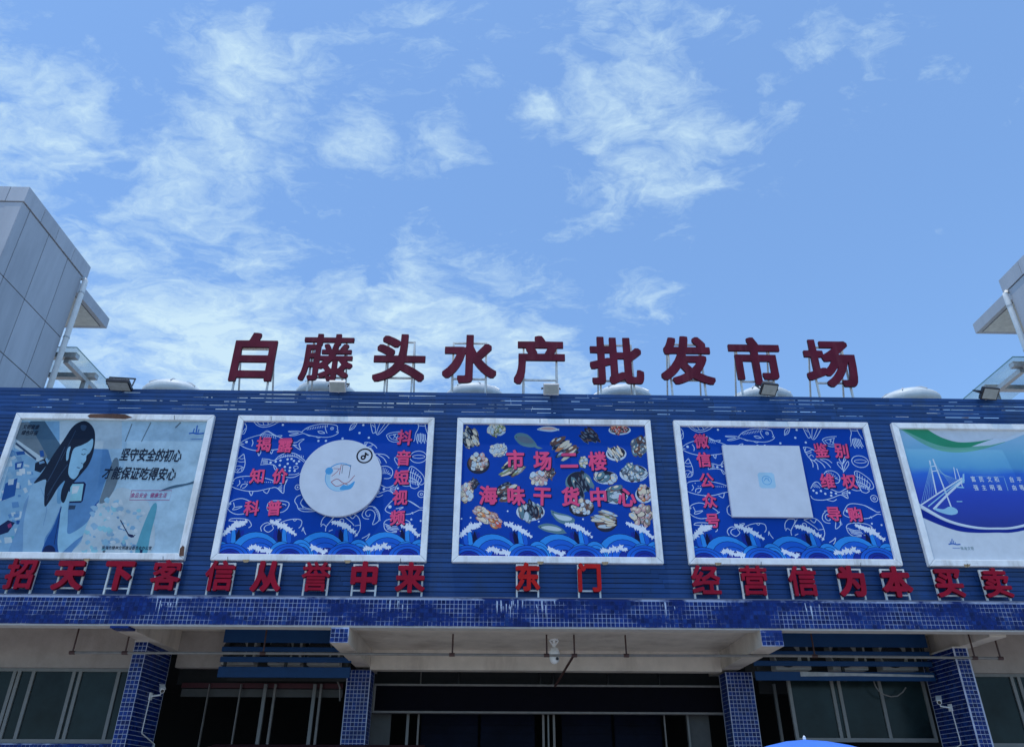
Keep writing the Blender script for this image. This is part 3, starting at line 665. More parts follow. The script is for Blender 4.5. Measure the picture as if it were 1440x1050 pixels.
for bi, px in ((0, 122), (1, 346), (1, 489), (2, 851), (2, 760), (3, 1010), (4, 1360)):
    frame_patch(bi, [(px-5, 784+px*.0066), (px+5, 784+px*.0066), (px+2.5, 788+px*.0066), (px-3, 788.3+px*.0066)], stain_m, 'rust_stain')
for bi, px, top in ((0, 245, 1), (0, 229, 0), (1, 320, 0), (1, 381, 1), (1, 563, 0), (2, 759, 1), (2, 800, 1), (3, 1070, 0), (3, 1210, 0), (4, 1360, 0)):
    y_ = (581.5+px*.0092) if top else (779.5+px*.0092)
    frame_patch(bi, [(px, y_), (px+.7, y_), (px+.7-(0), y_+6), (px, y_+6)], joint_m, 'frame_joint')
def clip_pts(pts, x0, x1, z0, z1): return [(max(x0, min(x1, x)), max(z0, min(z1, z))) for x, z in pts]

# ---- printed pattern of the sea banners (2, 3 and 4 share the waves; 2 and 4 share the line drawings)
c1 = (300, 585); c2 = (450, 585); c3 = (300, 680); c4 = (450, 680)
LW = .0145
def drawings(t, pan, dx, x0, x1):
    zlo, zhi, xlo_, xhi_ = FZ0+RW, FZ1-RW, x0+RW, x1-RW
    def P(o, yo=.004, d=dx, sc=9.0):
        X = crop(o[0], o[1], sc, YP, d)
        return Print(YP-yo, lambda a, b: (max(xlo_, min(xhi_, X(a, b)[0])), max(zlo, min(zhi, X(a, b)[1]))))
    def done(p, name='fish_drawing'): p.build(name, [ink_white], t, pan)
    # fish swimming left, upper corner
    p = P(c1); p.line([(335, 340), (430, 285), (580, 240), (700, 232), (830, 262), (990, 330), (1060, 330)], LW).line([(335, 362), (430, 410), (560, 435), (760, 425), (900, 400), (1010, 365), (1060, 370)], LW)
    p.line([(335, 340), (360, 345), (395, 352), (335, 362)], LW, sm=False).line([(490, 295), (502, 340), (485, 380)], LW).line([(590, 238), (640, 205), (685, 185), (740, 215), (800, 250)], LW).line([(610, 240), (690, 200), (780, 248)], .010)
    p.line([(800, 250), (870, 244), (835, 272)], LW).line([(1060, 330), (1100, 300), (1150, 290), (1085, 350), (1105, 425), (1040, 385), (1010, 362)], LW)
    p.line([(560, 435), (575, 500), (605, 450)], LW).line([(715, 430), (735, 475), (760, 425)], LW).disc((420, 325), .03)
    for k in range(9): p.line([(590+k*24, 240+k*1.5), (600+k*24, 262+k*3)], .010)
    done(p)
    # fish swimming right, along the top edge
    p = P(c1); p.line([(1120, 195), (1200, 140), (1320, 105), (1440, 98), (1560, 118), (1570, 165)], LW); p.line([(1135, 215), (1230, 245), (1340, 262), (1450, 265), (1540, 240), (1585, 205), (1555, 200), (1578, 185), (1570, 165)], LW)
    p.line([(1130, 205), (1060, 190), (950, 190), (990, 205), (1080, 212), (960, 240), (1020, 245), (1135, 215)], LW).line([(1425, 120), (1420, 165), (1440, 215)], LW).line([(1320, 190), (1370, 190), (1410, 215), (1350, 215), (1320, 190)], LW)
    p.ring((1503, 155), .033, .012).disc((1503, 155), .014)
    for k in range(13): p.line([(1180+k*22, 150-k*3.6), (1192+k*21, 176-k*3.2)], .011)
    p.line([(1180, 235), (1215, 250), (1240, 244)], .012).line([(1300, 262), (1330, 275), (1360, 264)], .012); done(p)
    # spiral shell
    p = P(c1); p.line([(385, 475), (320, 530), (290, 560), (275, 600), (262, 650), (268, 700), (310, 712), (370, 690), (400, 610), (398, 540), (385, 475)], LW).line([(318, 530), (360, 540), (392, 530)], .012).line([(290, 562), (340, 578), (398, 575)], .012).line([(275, 640), (330, 628), (385, 650)], .012).line([(300, 705), (330, 670), (365, 650), (355, 690)], .012).line([(285, 690), (310, 660)], .012); done(p, 'shell_drawing')
    # flounder with spots
    p = P(c1); p.line([(700, 545), (770, 560), (830, 505), (930, 465), (1040, 475), (1120, 530), (1165, 575), (1160, 650), (1110, 720), (1020, 770), (920, 768), (840, 720), (790, 640), (760, 615), (700, 605)], LW)
    p.line([(770, 562), (850, 525), (950, 500), (1060, 520), (1150, 580)], .012).line([(700, 545), (620, 535), (600, 615), (700, 605)], LW, sm=False).line([(760, 615), (780, 675), (810, 660)], LW).line([(940, 740), (1040, 735), (1085, 715)], .012)
    for k in range(14): p.line([(850+k*22, 528-14*math.sin(k*.23)), (842+k*23, 500-20*math.sin(k*.24))], .010)
    for k in range(4): p.line([(615+k*4, 552+k*16), (690, 560+k*11)], .010)
    for a, b in ((790, 575), (850, 560), (940, 545), (990, 540), (1020, 565), (1085, 570), (840, 620), (905, 640), (942, 600), (970, 650), (1055, 600), (900, 685), (965, 690), (1030, 690), (725, 585)): p.disc((a, b), .026, n=8)
    p.ring((1045, 648), .05, .012, rz=.035); done(p)
    # trout
    p = P(c1); p.line([(245, 815), (300, 775), (420, 758), (560, 765), (700, 795), (810, 835), (890, 850), (940, 795), (900, 880), (885, 975), (800, 905), (720, 910), (560, 945), (420, 945), (290, 915), (225, 885)], LW)
    p.line([(330, 810), (335, 850), (300, 885)], .014).line([(345, 905), (365, 865), (430, 855), (400, 900), (365, 910)], .014).line([(450, 945), (480, 1005), (505, 945)], LW).line([(630, 945), (680, 975), (715, 910)], LW).disc((252, 815), .022).disc((236, 850), .022)
    for k in range(5): p.line([(815+k*10, 905-k*8), (870, 960-k*22)], .010)
    for k in range(16): p.disc((375+k*27, 790+(k*37 % 38)+k*1.5), .011, n=6)
    done(p)
    # lower fish, half under the words
    p = P(c3); p.line([(175, 265), (250, 210), (350, 185), (430, 205), (520, 260), (560, 300)], LW).line([(170, 300), (220, 355), (300, 385), (400, 375), (500, 340), (580, 300)], LW).line([(170, 265), (200, 285), (170, 300)], LW, sm=False).line([(255, 235), (265, 290), (245, 325), (300, 320), (365, 285), (300, 292), (262, 300)], .014).disc((212, 252), .026); done(p)
    p = P(c3); p.line([(690, 250), (740, 215), (850, 212), (930, 225), (960, 255), (930, 320), (860, 360), (740, 360), (680, 320), (690, 250)], LW, closed=True).line([(860, 250), (920, 270), (870, 300), (920, 275)], .014); done(p, 'clam_drawing')
    p = P(c3); p.line([(1110, 140), (1060, 160), (1030, 215), (1060, 270), (1080, 320), (1150, 350), (1300, 345), (1340, 330)], LW).line([(1140, 180), (1105, 240), (1140, 305)], .014).line([(1100, 245), (1160, 300), (1290, 325)], .012).line([(1080, 310), (1180, 320), (1320, 338)], .012); done(p, 'oyster_drawing')
    # squid arm and plate low down
    p = P(c3); p.line([(195, 465), (230, 440), (330, 438), (430, 450), (470, 490), (480, 530), (445, 555)], LW).line([(195, 465), (300, 475), (400, 470)], .014).line([(170, 570), (150, 640), (115, 660)], .014); done(p, 'dish_drawing')
    p = P(c3); p.line([(610, 600), (600, 550), (640, 505), (690, 490), (720, 510), (680, 520), (650, 545), (645, 580), (690, 610), (735, 590), (760, 560), (745, 520), (770, 480), (830, 448), (855, 455), (800, 490), (790, 530)], LW)
    p.line([(850, 490), (930, 460), (1020, 445), (1090, 450), (1120, 475), (1110, 530), (1080, 560)], LW).line([(1010, 450), (1030, 470), (1060, 445)], .012); done(p, 'shrimp_tail_drawing')
    # crab claws below the board
    p = P(c4); p.line([(10, 520), (30, 450), (90, 395), (170, 400), (150, 450), (80, 540), (70, 600)], LW).line([(10, 540), (40, 510), (80, 540)], .014).line([(290, 400), (400, 490), (430, 530)], LW).line([(290, 400), (420, 380), (490, 430), (510, 510), (500, 590), (440, 670)], LW).line([(370, 400), (410, 440), (450, 400)], .014).ring((275, 470), .045, .014).line([(440, 530), (510, 520)], .012).line([(110, 600), (160, 580)], .014).line([(205, 395), (90, 520)], .012); done(p, 'crab_drawing')
    p = P(c4); p.line([(530, 690), (590, 660), (630, 630), (600, 690), (575, 710)], LW); p.line([(-230, 600), (-210, 550), (-205, 590), (-180, 640)], LW); done(p, 'fin_drawing')
    # curled tentacle
    p = P(c4); pts = [(620+math.cos(a)*r, 385+math.sin(a)*r*.95) for a, r in ((k*.42, 8+k*4.6) for k in range(17))]
    p.line(pts, LW).line([(585, 290), (660, 285), (720, 320), (755, 390), (750, 450), (720, 490), (665, 515), (690, 440), (700, 380)], LW); p.line([(600, 300), (560, 330), (532, 390), (560, 435), (620, 445)], LW)
    for k in range(7): p.ring((690+18*k-k*k*1.2, 300+k*26), .018, .010, n=10)
    done(p, 'tentacle_drawing')
    # fish right edge low, bowl
    p = P(c4); p.line([(1310, 300), (1260, 300), (1200, 255), (1120, 215), (1000, 195), (920, 210), (860, 270), (825, 325), (860, 360), (950, 385), (1100, 385), (1180, 365), (1260, 330), (1310, 335)], LW).disc((885, 290), .036).line([(960, 315), (1055, 295), (1000, 330)], .014).line([(1140, 385), (1170, 360), (1175, 385)], .012)
    for k in range(8): p.line([(1130+k*13, 225+k*8), (1150+k*14, 222+k*9)], .012)
    done(p)
    p = P(c4); p.line([(810, 490), (850, 455), (950, 440), (1080, 455), (1140, 490), (1130, 530)], LW).line([(810, 490), (815, 560), (860, 605), (950, 612), (1050, 590)], LW); 
    for k in range(4): p.line([(820+k*10, 505+k*22), (900+k*14, 535+k*20), (980+k*10, 540+k*18)], .014)
    for a, b in ((1155, 450), (1275, 468)): p.disc((a, b), .022, n=8)
    done(p, 'bowl_drawing')
    # top row: leaf, clam, lemon, squid
    p = P(c2); p.line([(370, 180), (400, 110), (470, 85)], LW).line([(370, 180), (430, 150), (470, 85)], LW).line([(385, 165), (440, 110)], .012).line([(640, 85), (650, 150), (670, 215), (700, 205), (730, 235), (790, 190), (880, 85)], LW).line([(690, 90), (700, 150), (705, 205)], .012).line([(760, 85), (735, 150), (715, 210)], .012).line([(830, 85), (770, 170), (730, 222)], .012).line([(660, 110), (690, 140)], .012); done(p, 'clam_drawing')
    p = P(c1); p.line([(510, 65), (550, 110), (620, 138), (700, 130), (780, 100), (830, 65)], LW).line([(545, 70), (600, 110), (680, 112), (770, 75)], .012).line([(630, 65), (640, 110)], .012).line([(690, 65), (700, 110)], .012); p.line([(400, 90), (420, 140), (395, 215), (360, 225), (380, 190), (410, 150)], LW); done(p, 'lemon_drawing')
    p = P(c2); p.line([(840, 240), (880, 215), (960, 200), (1040, 195)], LW).line([(840, 240), (870, 300), (930, 325), (1000, 320)], LW).line([(870, 245), (960, 225), (1010, 215)], .012).line([(870, 245), (910, 290), (1000, 305)], .012).line([(960, 225), (930, 280)], .012).line([(930, 235), (990, 295)], .012).line([(1000, 220), (960, 295)], .012); done(p, 'lemon_drawing')
    p = P(c2); p.line([(1240, 95), (1245, 150), (1210, 220), (1200, 290), (1185, 320)], LW).line([(1330, 100), (1340, 160), (1365, 230)], LW)
    for k in range(6): p.line([(1235+k*19, 215+abs(k-2)*5), (1225+k*22, 290), (1238+k*22, 345-(k % 2)*20)], .02)
    p.line([(1250, 120), (1330, 125)], .014); done(p, 'squid_drawing')
    p = P(c2); p.ring((1245, 515), .185, LW, rz=.14).ring((1250, 512), .135, .012, rz=.04); done(p, 'mussel_drawing')
    # cut roe and shell on the right edge
    p = P(c2); p.line([(1130, 650), (1170, 635), (1250, 690), (1310, 760), (1325, 830), (1290, 865), (1240, 860), (1250, 890), (1200, 915), (1150, 900)], LW).line([(1130, 650), (1120, 760), (1150, 900)], LW).line([(1125, 700), (1220, 740), (1285, 800), (1250, 860)], .014).line([(1122, 770), (1200, 800), (1260, 850)], .014).line([(1140, 820), (1240, 840)], .012)
    for k in range(5): p.line([(1165+k*26, 648+k*26), (1145+k*24, 735+k*20), (1150+k*20, 850+k*6)], .012)
    p.line([(1020, 865), (1080, 885), (1150, 880)], .014); done(p, 'shellfish_drawing')
    p = P(c2); p.ring((1283, 985), .075, .014).ring((1283, 985), .026, .014, n=12); p.ring((-1282+1150*0+3200-1998+0, 985), .001, .001, n=3); done(p, 'eye_drawing')
    # herring bone tail behind the board, scallop, herb, shrimp (seen whole on the banner with the square board)
    D4 = dx-9.8067
    p = P((1100, 590), d=D4); p.line([(265, 345), (330, 350), (400, 385), (440, 420)], LW).line([(265, 345), (300, 420), (340, 480), (400, 520), (440, 490), (560, 500), (630, 545)], LW).line([(300, 350), (290, 410), (380, 380)], .014).line([(310, 430), (370, 410)], .012).line([(345, 470), (365, 440), (400, 470)], .012)
    for a in ([(350, 490), (385, 550), (390, 600)], [(390, 510), (440, 560), (455, 630)], [(430, 505), (500, 550), (545, 610)], [(480, 500), (560, 545), (615, 605)]): p.line(a, .016)
    done(p, 'shrimp_drawing')
    p = P((1100, 590), d=D4); p.line([(775, 670), (765, 560), (790, 470)], .012).line([(765, 560), (720, 500), (745, 465), (780, 500), (765, 560)], .013).line([(770, 640), (705, 570), (700, 535), (745, 560), (770, 640)], .013).line([(775, 650), (800, 570), (830, 525), (840, 570), (780, 655)], .013).line([(790, 470), (805, 500), (765, 560)], .013); done(p, 'herb_drawing')
    p = P((1100, 590), d=D4); p.line([(525, 690), (560, 650), (630, 645), (700, 680), (730, 740), (710, 795), (640, 800)], LW)
    for k in range(7): p.line([(600+k*12, 740), (560+k*28, 655+k*k*3.0)], .010)
    done(p, 'scallop_drawing')
    p = P((1100, 590), d=D4); p.line([(360, 870), (400, 800), (450, 790), (520, 860), (620, 880), (720, 915), (800, 875), (830, 880), (820, 930), (830, 995), (740, 950), (640, 985), (520, 1015), (400, 1005), (360, 960)], LW).line([(560, 1010), (640, 1030), (690, 1005)], .014)
    for k in range(5): p.line([(385+k*20, 850+k*3), (420+k*15, 805+k*12)], .010)
    for k in range(4): p.line([(755, 930+k*6-9), (820, 900+k*28)], .010)
    for a, b in ((395, 895), (435, 925), (490, 900), (545, 935), (620, 920), (620, 960), (680, 932)): p.disc((a, b), .026, n=8)
    done(p)
    p = P(c2, .0065)
    for a, b in ((548, 112), (500, 212), (618, 272), (75, 312), (285, 282), (-470, 110), (-20, 312), (985, 480*1.9)): p.disc((a, b), .026, n=9)
    for a, b in ((-283, 897),): p.ring((a, b), .055, .012).disc((a, b), .018)
    done(p, 'bubble_drawing')

def waves(t, pan, dx, x0, x1):
    zlo, zhi, xlo_, xhi_ = FZ0+RW+.001, FZ1-RW, x0+RW+.001, x1-RW-.001
    X0 = crop(0, 0, 1.0, YP, dx); Xc = lambda a, b: (max(xlo_, min(xhi_, X0(a, b)[0])), max(zlo, min(zhi, X0(a, b)[1])))
    def P(yo): return Print(YP-yo-.012, Xc)
    base = 781
    # plumes with foam crests
    for cx_, mir in ((329, -1), (399, 1), (485.5, 1), (572, 1)):
        p = P(.007)
        for a, b, wd, m in ((-11, -12, 6, 2), (-6, -9, 5, 3), (1.5, -10, 7, 0), (7, -7, 5.5, 1)):
            xx = cx_+mir*a; p.poly([(xx-wd/2, 762), (xx-wd*.55, 752), (xx+mir*b*.15, 742+abs(a)*.25), (xx+wd*.5, 750), (xx+wd*.5, 762)], m, True)
        for a in (-8.5, -2, 4.5): p.line([(cx_+mir*a, 760), (cx_+mir*(a-1), 750), (cx_+mir*(a-1.5), 744)], .008, 4)
        p.build('wave_plume_print', [ink_w1, ink_w2, ink_w3, ink_navy, ink_navy], t, pan)
    rr = random.Random(3)
    def tuft(p, a, b, r_, rr):
        n = 5; q_ = []
        for j in range(2*n):
            an = math.pi*j/n+rr.uniform(-.2, .2); k_ = r_*(rr.uniform(.9, 1.5) if j % 2 else rr.uniform(.5, .8)); q_.append((a+k_*math.cos(an), b+k_*math.sin(an)))
        p.poly(q_, 0)
    for cx_, mir in ((329, -1), (399, 1), (485.5, 1), (572, 1)):
        p = P(.010)
        for k in range(10):
            u = k/9; tuft(p, cx_+mir*(-17+u*33), 733.5+u*18-3.5*math.sin(u*math.pi)+rr.uniform(-1.3, 1.3), rr.uniform(2.2, 3.4)+2.0*math.sin(u*math.pi)**.7, rr)
        p.build('foam_print', [ink_foam], t, pan)
    def hump(p, cx_, topy, half, ms, steps, skew=0.0, lw=.010):
        hgt = base-topy
        for k in range(steps):
            f = 1-k/steps*.86; hw = half*f; ty = base-hgt*f*(1-.02*k); q_ = [(cx_-hw*1.25, base+1.5)]
            for j in range(13):
                a = math.pi*(1-j/12); q_.append((cx_+skew*k+hw*math.cos(a)*(1.0+.12*(1-math.sin(a))), base-(base-ty)*math.sin(a)**.9))
            q_.append((cx_+hw*1.25, base+1.5))
            p.poly(q_, ms[min(k, len(ms)-1)], False); p.line(q_[1:-1], lw, 3, sm=False)
    def humps(yo, xs, *a):
        for cx_ in xs:
            p = P(yo); hump(p, cx_, *a); p.build('wave_print', [ink_w1, ink_w2, ink_w3, ink_navy], t, pan)
    humps(.013, (360, 452, 542), 747.5, 33, (0, 1, 1, 2), 4, 2.5)
    humps(.0148, (310, 396, 484, 571), 761, 17, (0, 1), 3)
    humps(.0170, (423, 504, 590), 758, 16, (0, 0, 1), 4, 1)
    for cx_, w_ in ((369, 17), (449, 9), (530, 17)):
        p = P(.020)
        for k in range(int(w_*.75)):
            u = k/(int(w_*.75)-1); tuft(p, cx_-w_+2*w_*u, 770+5*u*(1 if cx_ < 500 else -1)+(2 if cx_ > 500 else 0)+rr.uniform(-2, 2.5), rr.uniform(2.6, 4.6), rr)
        p.build('foam_print', [ink_foam], t, pan)
    humps(.0225, (323, 407, 487, 573), 763.5, 24, (1, 1, 2, 2), 4)
def words(t, pan, items, wpx, hpx, off=.022, out=.030, inkm=None, yo=.042, slant=0.0, name='lettering', rotj=.0, outline=True):
    """items: (text character, px, py) on a banner; pink with a dark outline"""
    r = random.Random(5)
    for ch, px, py in items:
        a = MB(); b = MB()
        c = at(px, py, YP); e = at(px+wpx, py, YP); f_ = at(px, py-hpx, YP); w_ = (e-c).length; h_ = (f_-c).z; ro = r.uniform(-rotj, rotj)
        dense = .006 if ch in '露鉴微楼揭' else 0
        if outline: put_glyph(a, ch, c.x+.012, c.z-.012, w_, h_, press(YP-yo), off+out, False, slant=slant, rot=ro)
        put_glyph(b, ch, c.x, c.z, w_, h_, press(YP-yo-.004), off-dense, False, slant=slant, rot=ro)
        if outline: a.build('character_outline', ink_navy, t, pan)
        b.build('printed_character', inkm or ink_pink, t, pan)

# banner with the disc board
t, pan, x0, x1 = BB[1]; drawings(t, pan, 0.0, x0, x1); waves(t, pan, 0.0, x0, x1)
words(t, pan, [('揭', 371, 624.5), ('露', 401, 625.5), ('知', 362, 669), ('价', 393.5, 669), ('科', 354, 714), ('普', 385.5, 714), ('抖', 569.5, 615), ('音', 567.5, 643.5), ('短', 564.5, 671), ('视', 562.5, 699), ('频', 559, 727.5)], 21.5, 21.5, .030, .028, rotj=.06)
def board(bi, pts, name, thick=.05):
    t, pan = BB[bi][0], BB[bi][1]; Yb = YP-.10; P_ = [at(px, py, Yb) for px, py in pts]; m = MB(); n = len(P_)
    m.face([(p.x, Yb, p.z) for p in P_]); m.face([(p.x, Yb+thick, p.z) for p in P_][::-1])
    for k in range(n):
        a, b = P_[k], P_[(k+1) % n]; m.face([(a.x, Yb, a.z), (a.x, Yb+thick, a.z), (b.x, Yb+thick, b.z), (b.x, Yb, b.z)])
    return m.build(name, ink_board, t, pan), Yb
cD = at(479, 670.5, YP-.10); rD = .875
m = MB(); ring_ = [(cD.x+rD*math.cos(a), cD.z+rD*math.sin(a)) for a in (2*math.pi*k/64 for k in range(64)) if not (math.radians(30) < a < math.radians(62))]
ring_.sort(key=lambda q_: 0)
RB = []
for k in range(72):
    a = 2*math.pi*k/72; rr_ = rD
    ex = (rD*.78*math.cos(math.radians(47)), rD*.78*math.sin(math.radians(47))); er = rD*.25
    # union of the disc and the small round ear at its upper edge
    b_ = ex[0]*math.cos(a)+ex[1]*math.sin(a); dd = b_*b_-(ex[0]**2+ex[1]**2-er*er)
    if dd > 0: rr_ = max(rr_, b_+math.sqrt(dd))
    RB.append((cD.x+rr_*math.cos(a), cD.z+rr_*math.sin(a)))
Yd = YP-.10
m.face([(x_, Yd, z_) for x_, z_ in RB])
for k in range(72):
    a, b = RB[k], RB[(k+1) % 72]; m.face([(a[0], Yd, a[1]), (b[0], Yd, b[1]), (b[0], Yd+.08, b[1]), (a[0], Yd+.08, a[1])])
dob = m.build('disc_board', ink_board, t)
X1 = lambda a, b: (cD.x+a*rD, cD.z+b*rD)
pe = Print(Yd-.004, X1); pe.ring((-.01, .0), rD*.36, .022, 0, a0=math.radians(50), a1=math.radians(330)).ring((0, 0), rD*.31, .10, 3, a0=math.radians(140), a1=math.radians(320))
pe.poly([(.02, -.33), (.28, -.30), (.36, -.10), (.20, -.22), (.08, -.20)], 0, True).disc((-.30, .16), .085, 0)
pe.line([(-.20, .22), (-.02, .22)], .012, 1).line([(-.02, .34), (-.04, .06)], .012, 1).line([(-.22, .02), (-.10, .14), (-.06, .22)], .012, 1).line([(.02, .10), (.02, .32), (.22, .32), (.20, -.02)], .012, 2, sm=False)
pe.line([(-.22, -.13), (-.08, -.24), (.08, -.18), (.22, -.12), (.34, .05)], .014, 1).line([(-.22, -.13), (-.08, -.05), (.06, -.14), (.20, -.20)], .014, 1)
pe.build('emblem', [ink_lblue, mat('ink_emblem_red', (.30, .06, .08), .6), ink_navy, ink_pale], t, dob)
ex_ = (.78*math.cos(math.radians(47)), .78*math.sin(math.radians(47)))
pn = Print(Yd-.004, X1); pn.ring(ex_, rD*.185, .034, 0, n=36)
pn.ring((ex_[0]-.03, ex_[1]-.045), .040, .036, 0, n=18).line([(ex_[0]+.02, ex_[1]-.04), (ex_[0]+.02, ex_[1]+.09), (ex_[0]+.05, ex_[1]+.04), (ex_[0]+.10, ex_[1]+.02)], .038, 0, sm=False)
pn.build('note_logo', [ink_black], t, dob)

# seafood banner
t, pan, x0, x1 = BB[2]; waves(t, pan, 4.9154, x0, x1)
SC = 5.143; XS = crop(640, 590, SC, YP)
sea = {'shell': ink('s_shell', (150, 140, 128)), 'cream': ink('s_cream', (226, 212, 186)), 'orange': ink('s_orange', (216, 138, 84)), 'dark': ink('s_dark', (38, 44, 62)), 'teal': ink('s_teal', (95, 130, 140)), 'pale': ink('s_pale', (190, 205, 212)), 'green': ink('s_green', (140, 150, 105)), 'red': ink('s_red', (214, 92, 80)), 'brown': ink('s_brown', (112, 82, 74)), 'pinkish': ink('s_pinkish', (205, 165, 160)), 'plate': ink('s_plate', (200, 212, 220)), 'grey': ink('s_grey', (105, 118, 130))}
SK = list(sea); SM = [sea[k] for k in SK]; si = SK.index
def pile(name, cx_, cy_, rx, ry, cols, n, size, plate=None, elong=1.6, seed=1, rotd=None, shape='ellipse'):
    r = random.Random(seed); p = Print(YP-.005, lambda a, b: (max(x0+RW, min(x1-RW, XS(a, b)[0])), max(FZ0+RW, min(FZ1-RW, XS(a, b)[1]))))
    u = abs(XS(cx_+100, cy_)[0]-XS(cx_, cy_)[0])/100; Y0_ = press(YP-.005)
    if plate: 
        E_ = [(cx_+rx*1.12*math.cos(a), cy_+ry*.18+ry*1.05*math.sin(a)) for a in (2*math.pi*k/26 for k in range(26))]; p.poly(E_, si(plate), Y=Y0_)
        E_ = [(cx_+rx*.97*math.cos(a), cy_+ry*.02+ry*.88*math.sin(a)) for a in (2*math.pi*k/26 for k in range(26))]; p.poly(E_, si('dark' if plate != 'dark' else 'brown'), Y=Y0_-.0001)
    else:
        E_ = [(cx_+rx*r.uniform(.8, .98)*math.cos(a), cy_+ry*r.uniform(.8, .98)*math.sin(a)) for a in (2*math.pi*k/18 for k in range(18))]; p.poly(E_, si(cols[-1]), True, Y=Y0_)
    for k in range(n):
        a = r.uniform(0, 6.283); q_ = math.sqrt(r.random())*.88; ex = cx_+rx*q_*math.cos(a); ey = cy_+ry*q_*math.sin(a)
        ro = r.uniform(0, 3.14) if rotd is None else rotd+r.uniform(-.2, .2); s_ = size*r.uniform(.8, 1.3); c_ = si(r.choice(cols)); npt = 8
        def blob(sc_, dx_, dy_): return [(ex+dx_+sc_*(s_*elong*math.cos(b)*math.cos(ro)-s_*math.sin(b)*math.sin(ro))*r.uniform(.85, 1.12), ey+dy_+sc_*(s_*elong*math.cos(b)*math.sin(ro)+s_*math.sin(b)*math.cos(ro))*r.uniform(.85, 1.12)) for b in (2*math.pi*j/npt for j in range(npt))]
        yk = Y0_-.0002-k*.000024
        p.poly(blob(1.12, .5, 1.5), si('dark' if r.random() < .35 else 'brown' if r.random() < .5 else 'grey'), Y=yk); p.poly(blob(1.0, 0, 0), c_, Y=yk-.000008); p.poly(blob(.45, -s_*.25, -s_*.3), si(r.choice(('cream', 'pale')) if SK[c_] not in ('dark',) else 'grey'), Y=yk-.000016)
    p.build(name, SM, t, pan)
pile('scallop_pile_print', 110, 130, 62, 80, ['grey', 'cream', 'shell', 'dark'], 34, 11, elong=2.4, seed=2, rotd=1.0)
pile('bean_clam_print', 300, 75, 78, 48, ['green', 'cream', 'pale'], 30, 11, elong=1.25, seed=3)
pile('rice_shrimp_print', 315, 218, 72, 52, ['cream', 'plate', 'pale'], 60, 7, seed=4)
pile('snail_bowl_print', 168, 308, 74, 68, ['cream', 'shell', 'pale', 'pinkish'], 26, 14, 'dark', elong=1.15, seed=5)
pile('dried_squid_print', 415, 350, 75, 62, ['cream', 'green', 'shell', 'dark'], 16, 9, elong=5, seed=6, rotd=-.55)
pile('abalone_print', 755, 175, 70, 45, ['brown', 'cream', 'orange', 'dark'], 9, 14, elong=3.0, seed=7, rotd=-.6)
pile('oyster_print', 810, 240, 66, 42, ['brown', 'cream', 'grey', 'dark'], 9, 13, elong=3.0, seed=8, rotd=-.5)
pile('sea_cucumber_print', 975, 120, 70, 45, ['dark'], 14, 12, elong=3, seed=9, rotd=.6)
pile('shrimp_bowl_print', 1190, 70, 72, 32, ['red', 'pinkish', 'red', 'brown'], 40, 7, 'plate', elong=1.8, seed=10)
pile('whelk_print', 1335, 190, 60, 80, ['grey', 'brown', 'cream', 'teal'], 26, 14, elong=1.8, seed=11)
pile('fish_strip_print', 1165, 238, 66, 48, ['pale', 'cream', 'grey'], 10, 8, 'plate', elong=4.5, seed=12, rotd=.9)
pile('mussel_bowl_print', 1292, 378, 92, 60, ['teal', 'dark', 'pale', 'grey'], 34, 14, 'plate', elong=1.7, seed=13)
pile('fillet_plate_print', 1090, 410, 76, 45, ['teal', 'pale', 'green'], 7, 22, 'plate', elong=1.6, seed=14)
pile('sea_slug_plate_print', 893, 440, 86, 76, ['dark', 'teal', 'dark'], 8, 17, 'teal', elong=3.2, seed=15, rotd=1.2)
pile('clam_meat_print', 610, 425, 70, 60, ['cream', 'plate', 'pinkish'], 22, 15, elong=1.3, seed=16)
pile('seaweed_print', 680, 385, 45, 40, ['brown', 'dark', 'brown'], 22, 6, elong=3, seed=17)
pile('clam_meat_print', 80, 520, 52, 70, ['cream', 'plate', 'pinkish'], 18, 15, elong=1.3, seed=18)
pile('seaweed_print', 135, 465, 30, 45, ['brown', 'dark'], 16, 6, elong=3, seed=19)
pile('oyster_print', 375, 520, 85, 68, ['grey', 'brown', 'cream', 'dark'], 22, 13, elong=2.6, seed=20, rotd=-.3)
pile('fish_head_plate_print', 1160, 535, 82, 60, ['teal', 'pale', 'grey'], 8, 20, 'plate', elong=2.2, seed=21, rotd=-.4)
pile('scallop_bowl_print', 1370, 530, 60, 58, ['cream', 'orange', 'pinkish', 'cream'], 18, 15, 'plate', elong=1.3, seed=22)
pile('dried_scallop_print', 915, 625, 82, 62, ['cream', 'plate', 'shell'], 34, 13, 'dark', elong=1.15, seed=23)
pile('shrimp_pile_print', 230, 700, 70, 42, ['pinkish', 'cream', 'orange', 'pinkish', 'shell'], 30, 12, elong=2.2, seed=24, rotd=.6)
pile('shrimp_pile_print', 290, 745, 45, 32, ['pinkish', 'red', 'orange', 'pinkish'], 14, 10, elong=2.2, seed=25, rotd=.6)
pile('shrimp_pile_print', 175, 655, 46, 36, ['pinkish', 'cream', 'pinkish'], 14, 10, elong=2.2, seed=26, rotd=.6)
pile('dried_fish_bowl_print', 545, 655, 92, 62, ['dark', 'dark', 'teal', 'pale'], 26, 15, 'plate', elong=2.4, seed=27, rotd=1.3)
pile('fish_strip_print', 1090, 725, 74, 70, ['cream', 'green', 'pale', 'shell'], 18, 10, 'dark', elong=4.5, seed=28, rotd=.12)
pile('octopus_print', 1350, 690, 86, 75, ['pinkish', 'cream', 'pinkish', 'shell'], 26, 18, elong=1.5, seed=29)
pile('shell_print', 925, 305, 32, 42, ['cream', 'pale', 'green'], 12, 10, elong=1.3, seed=30)
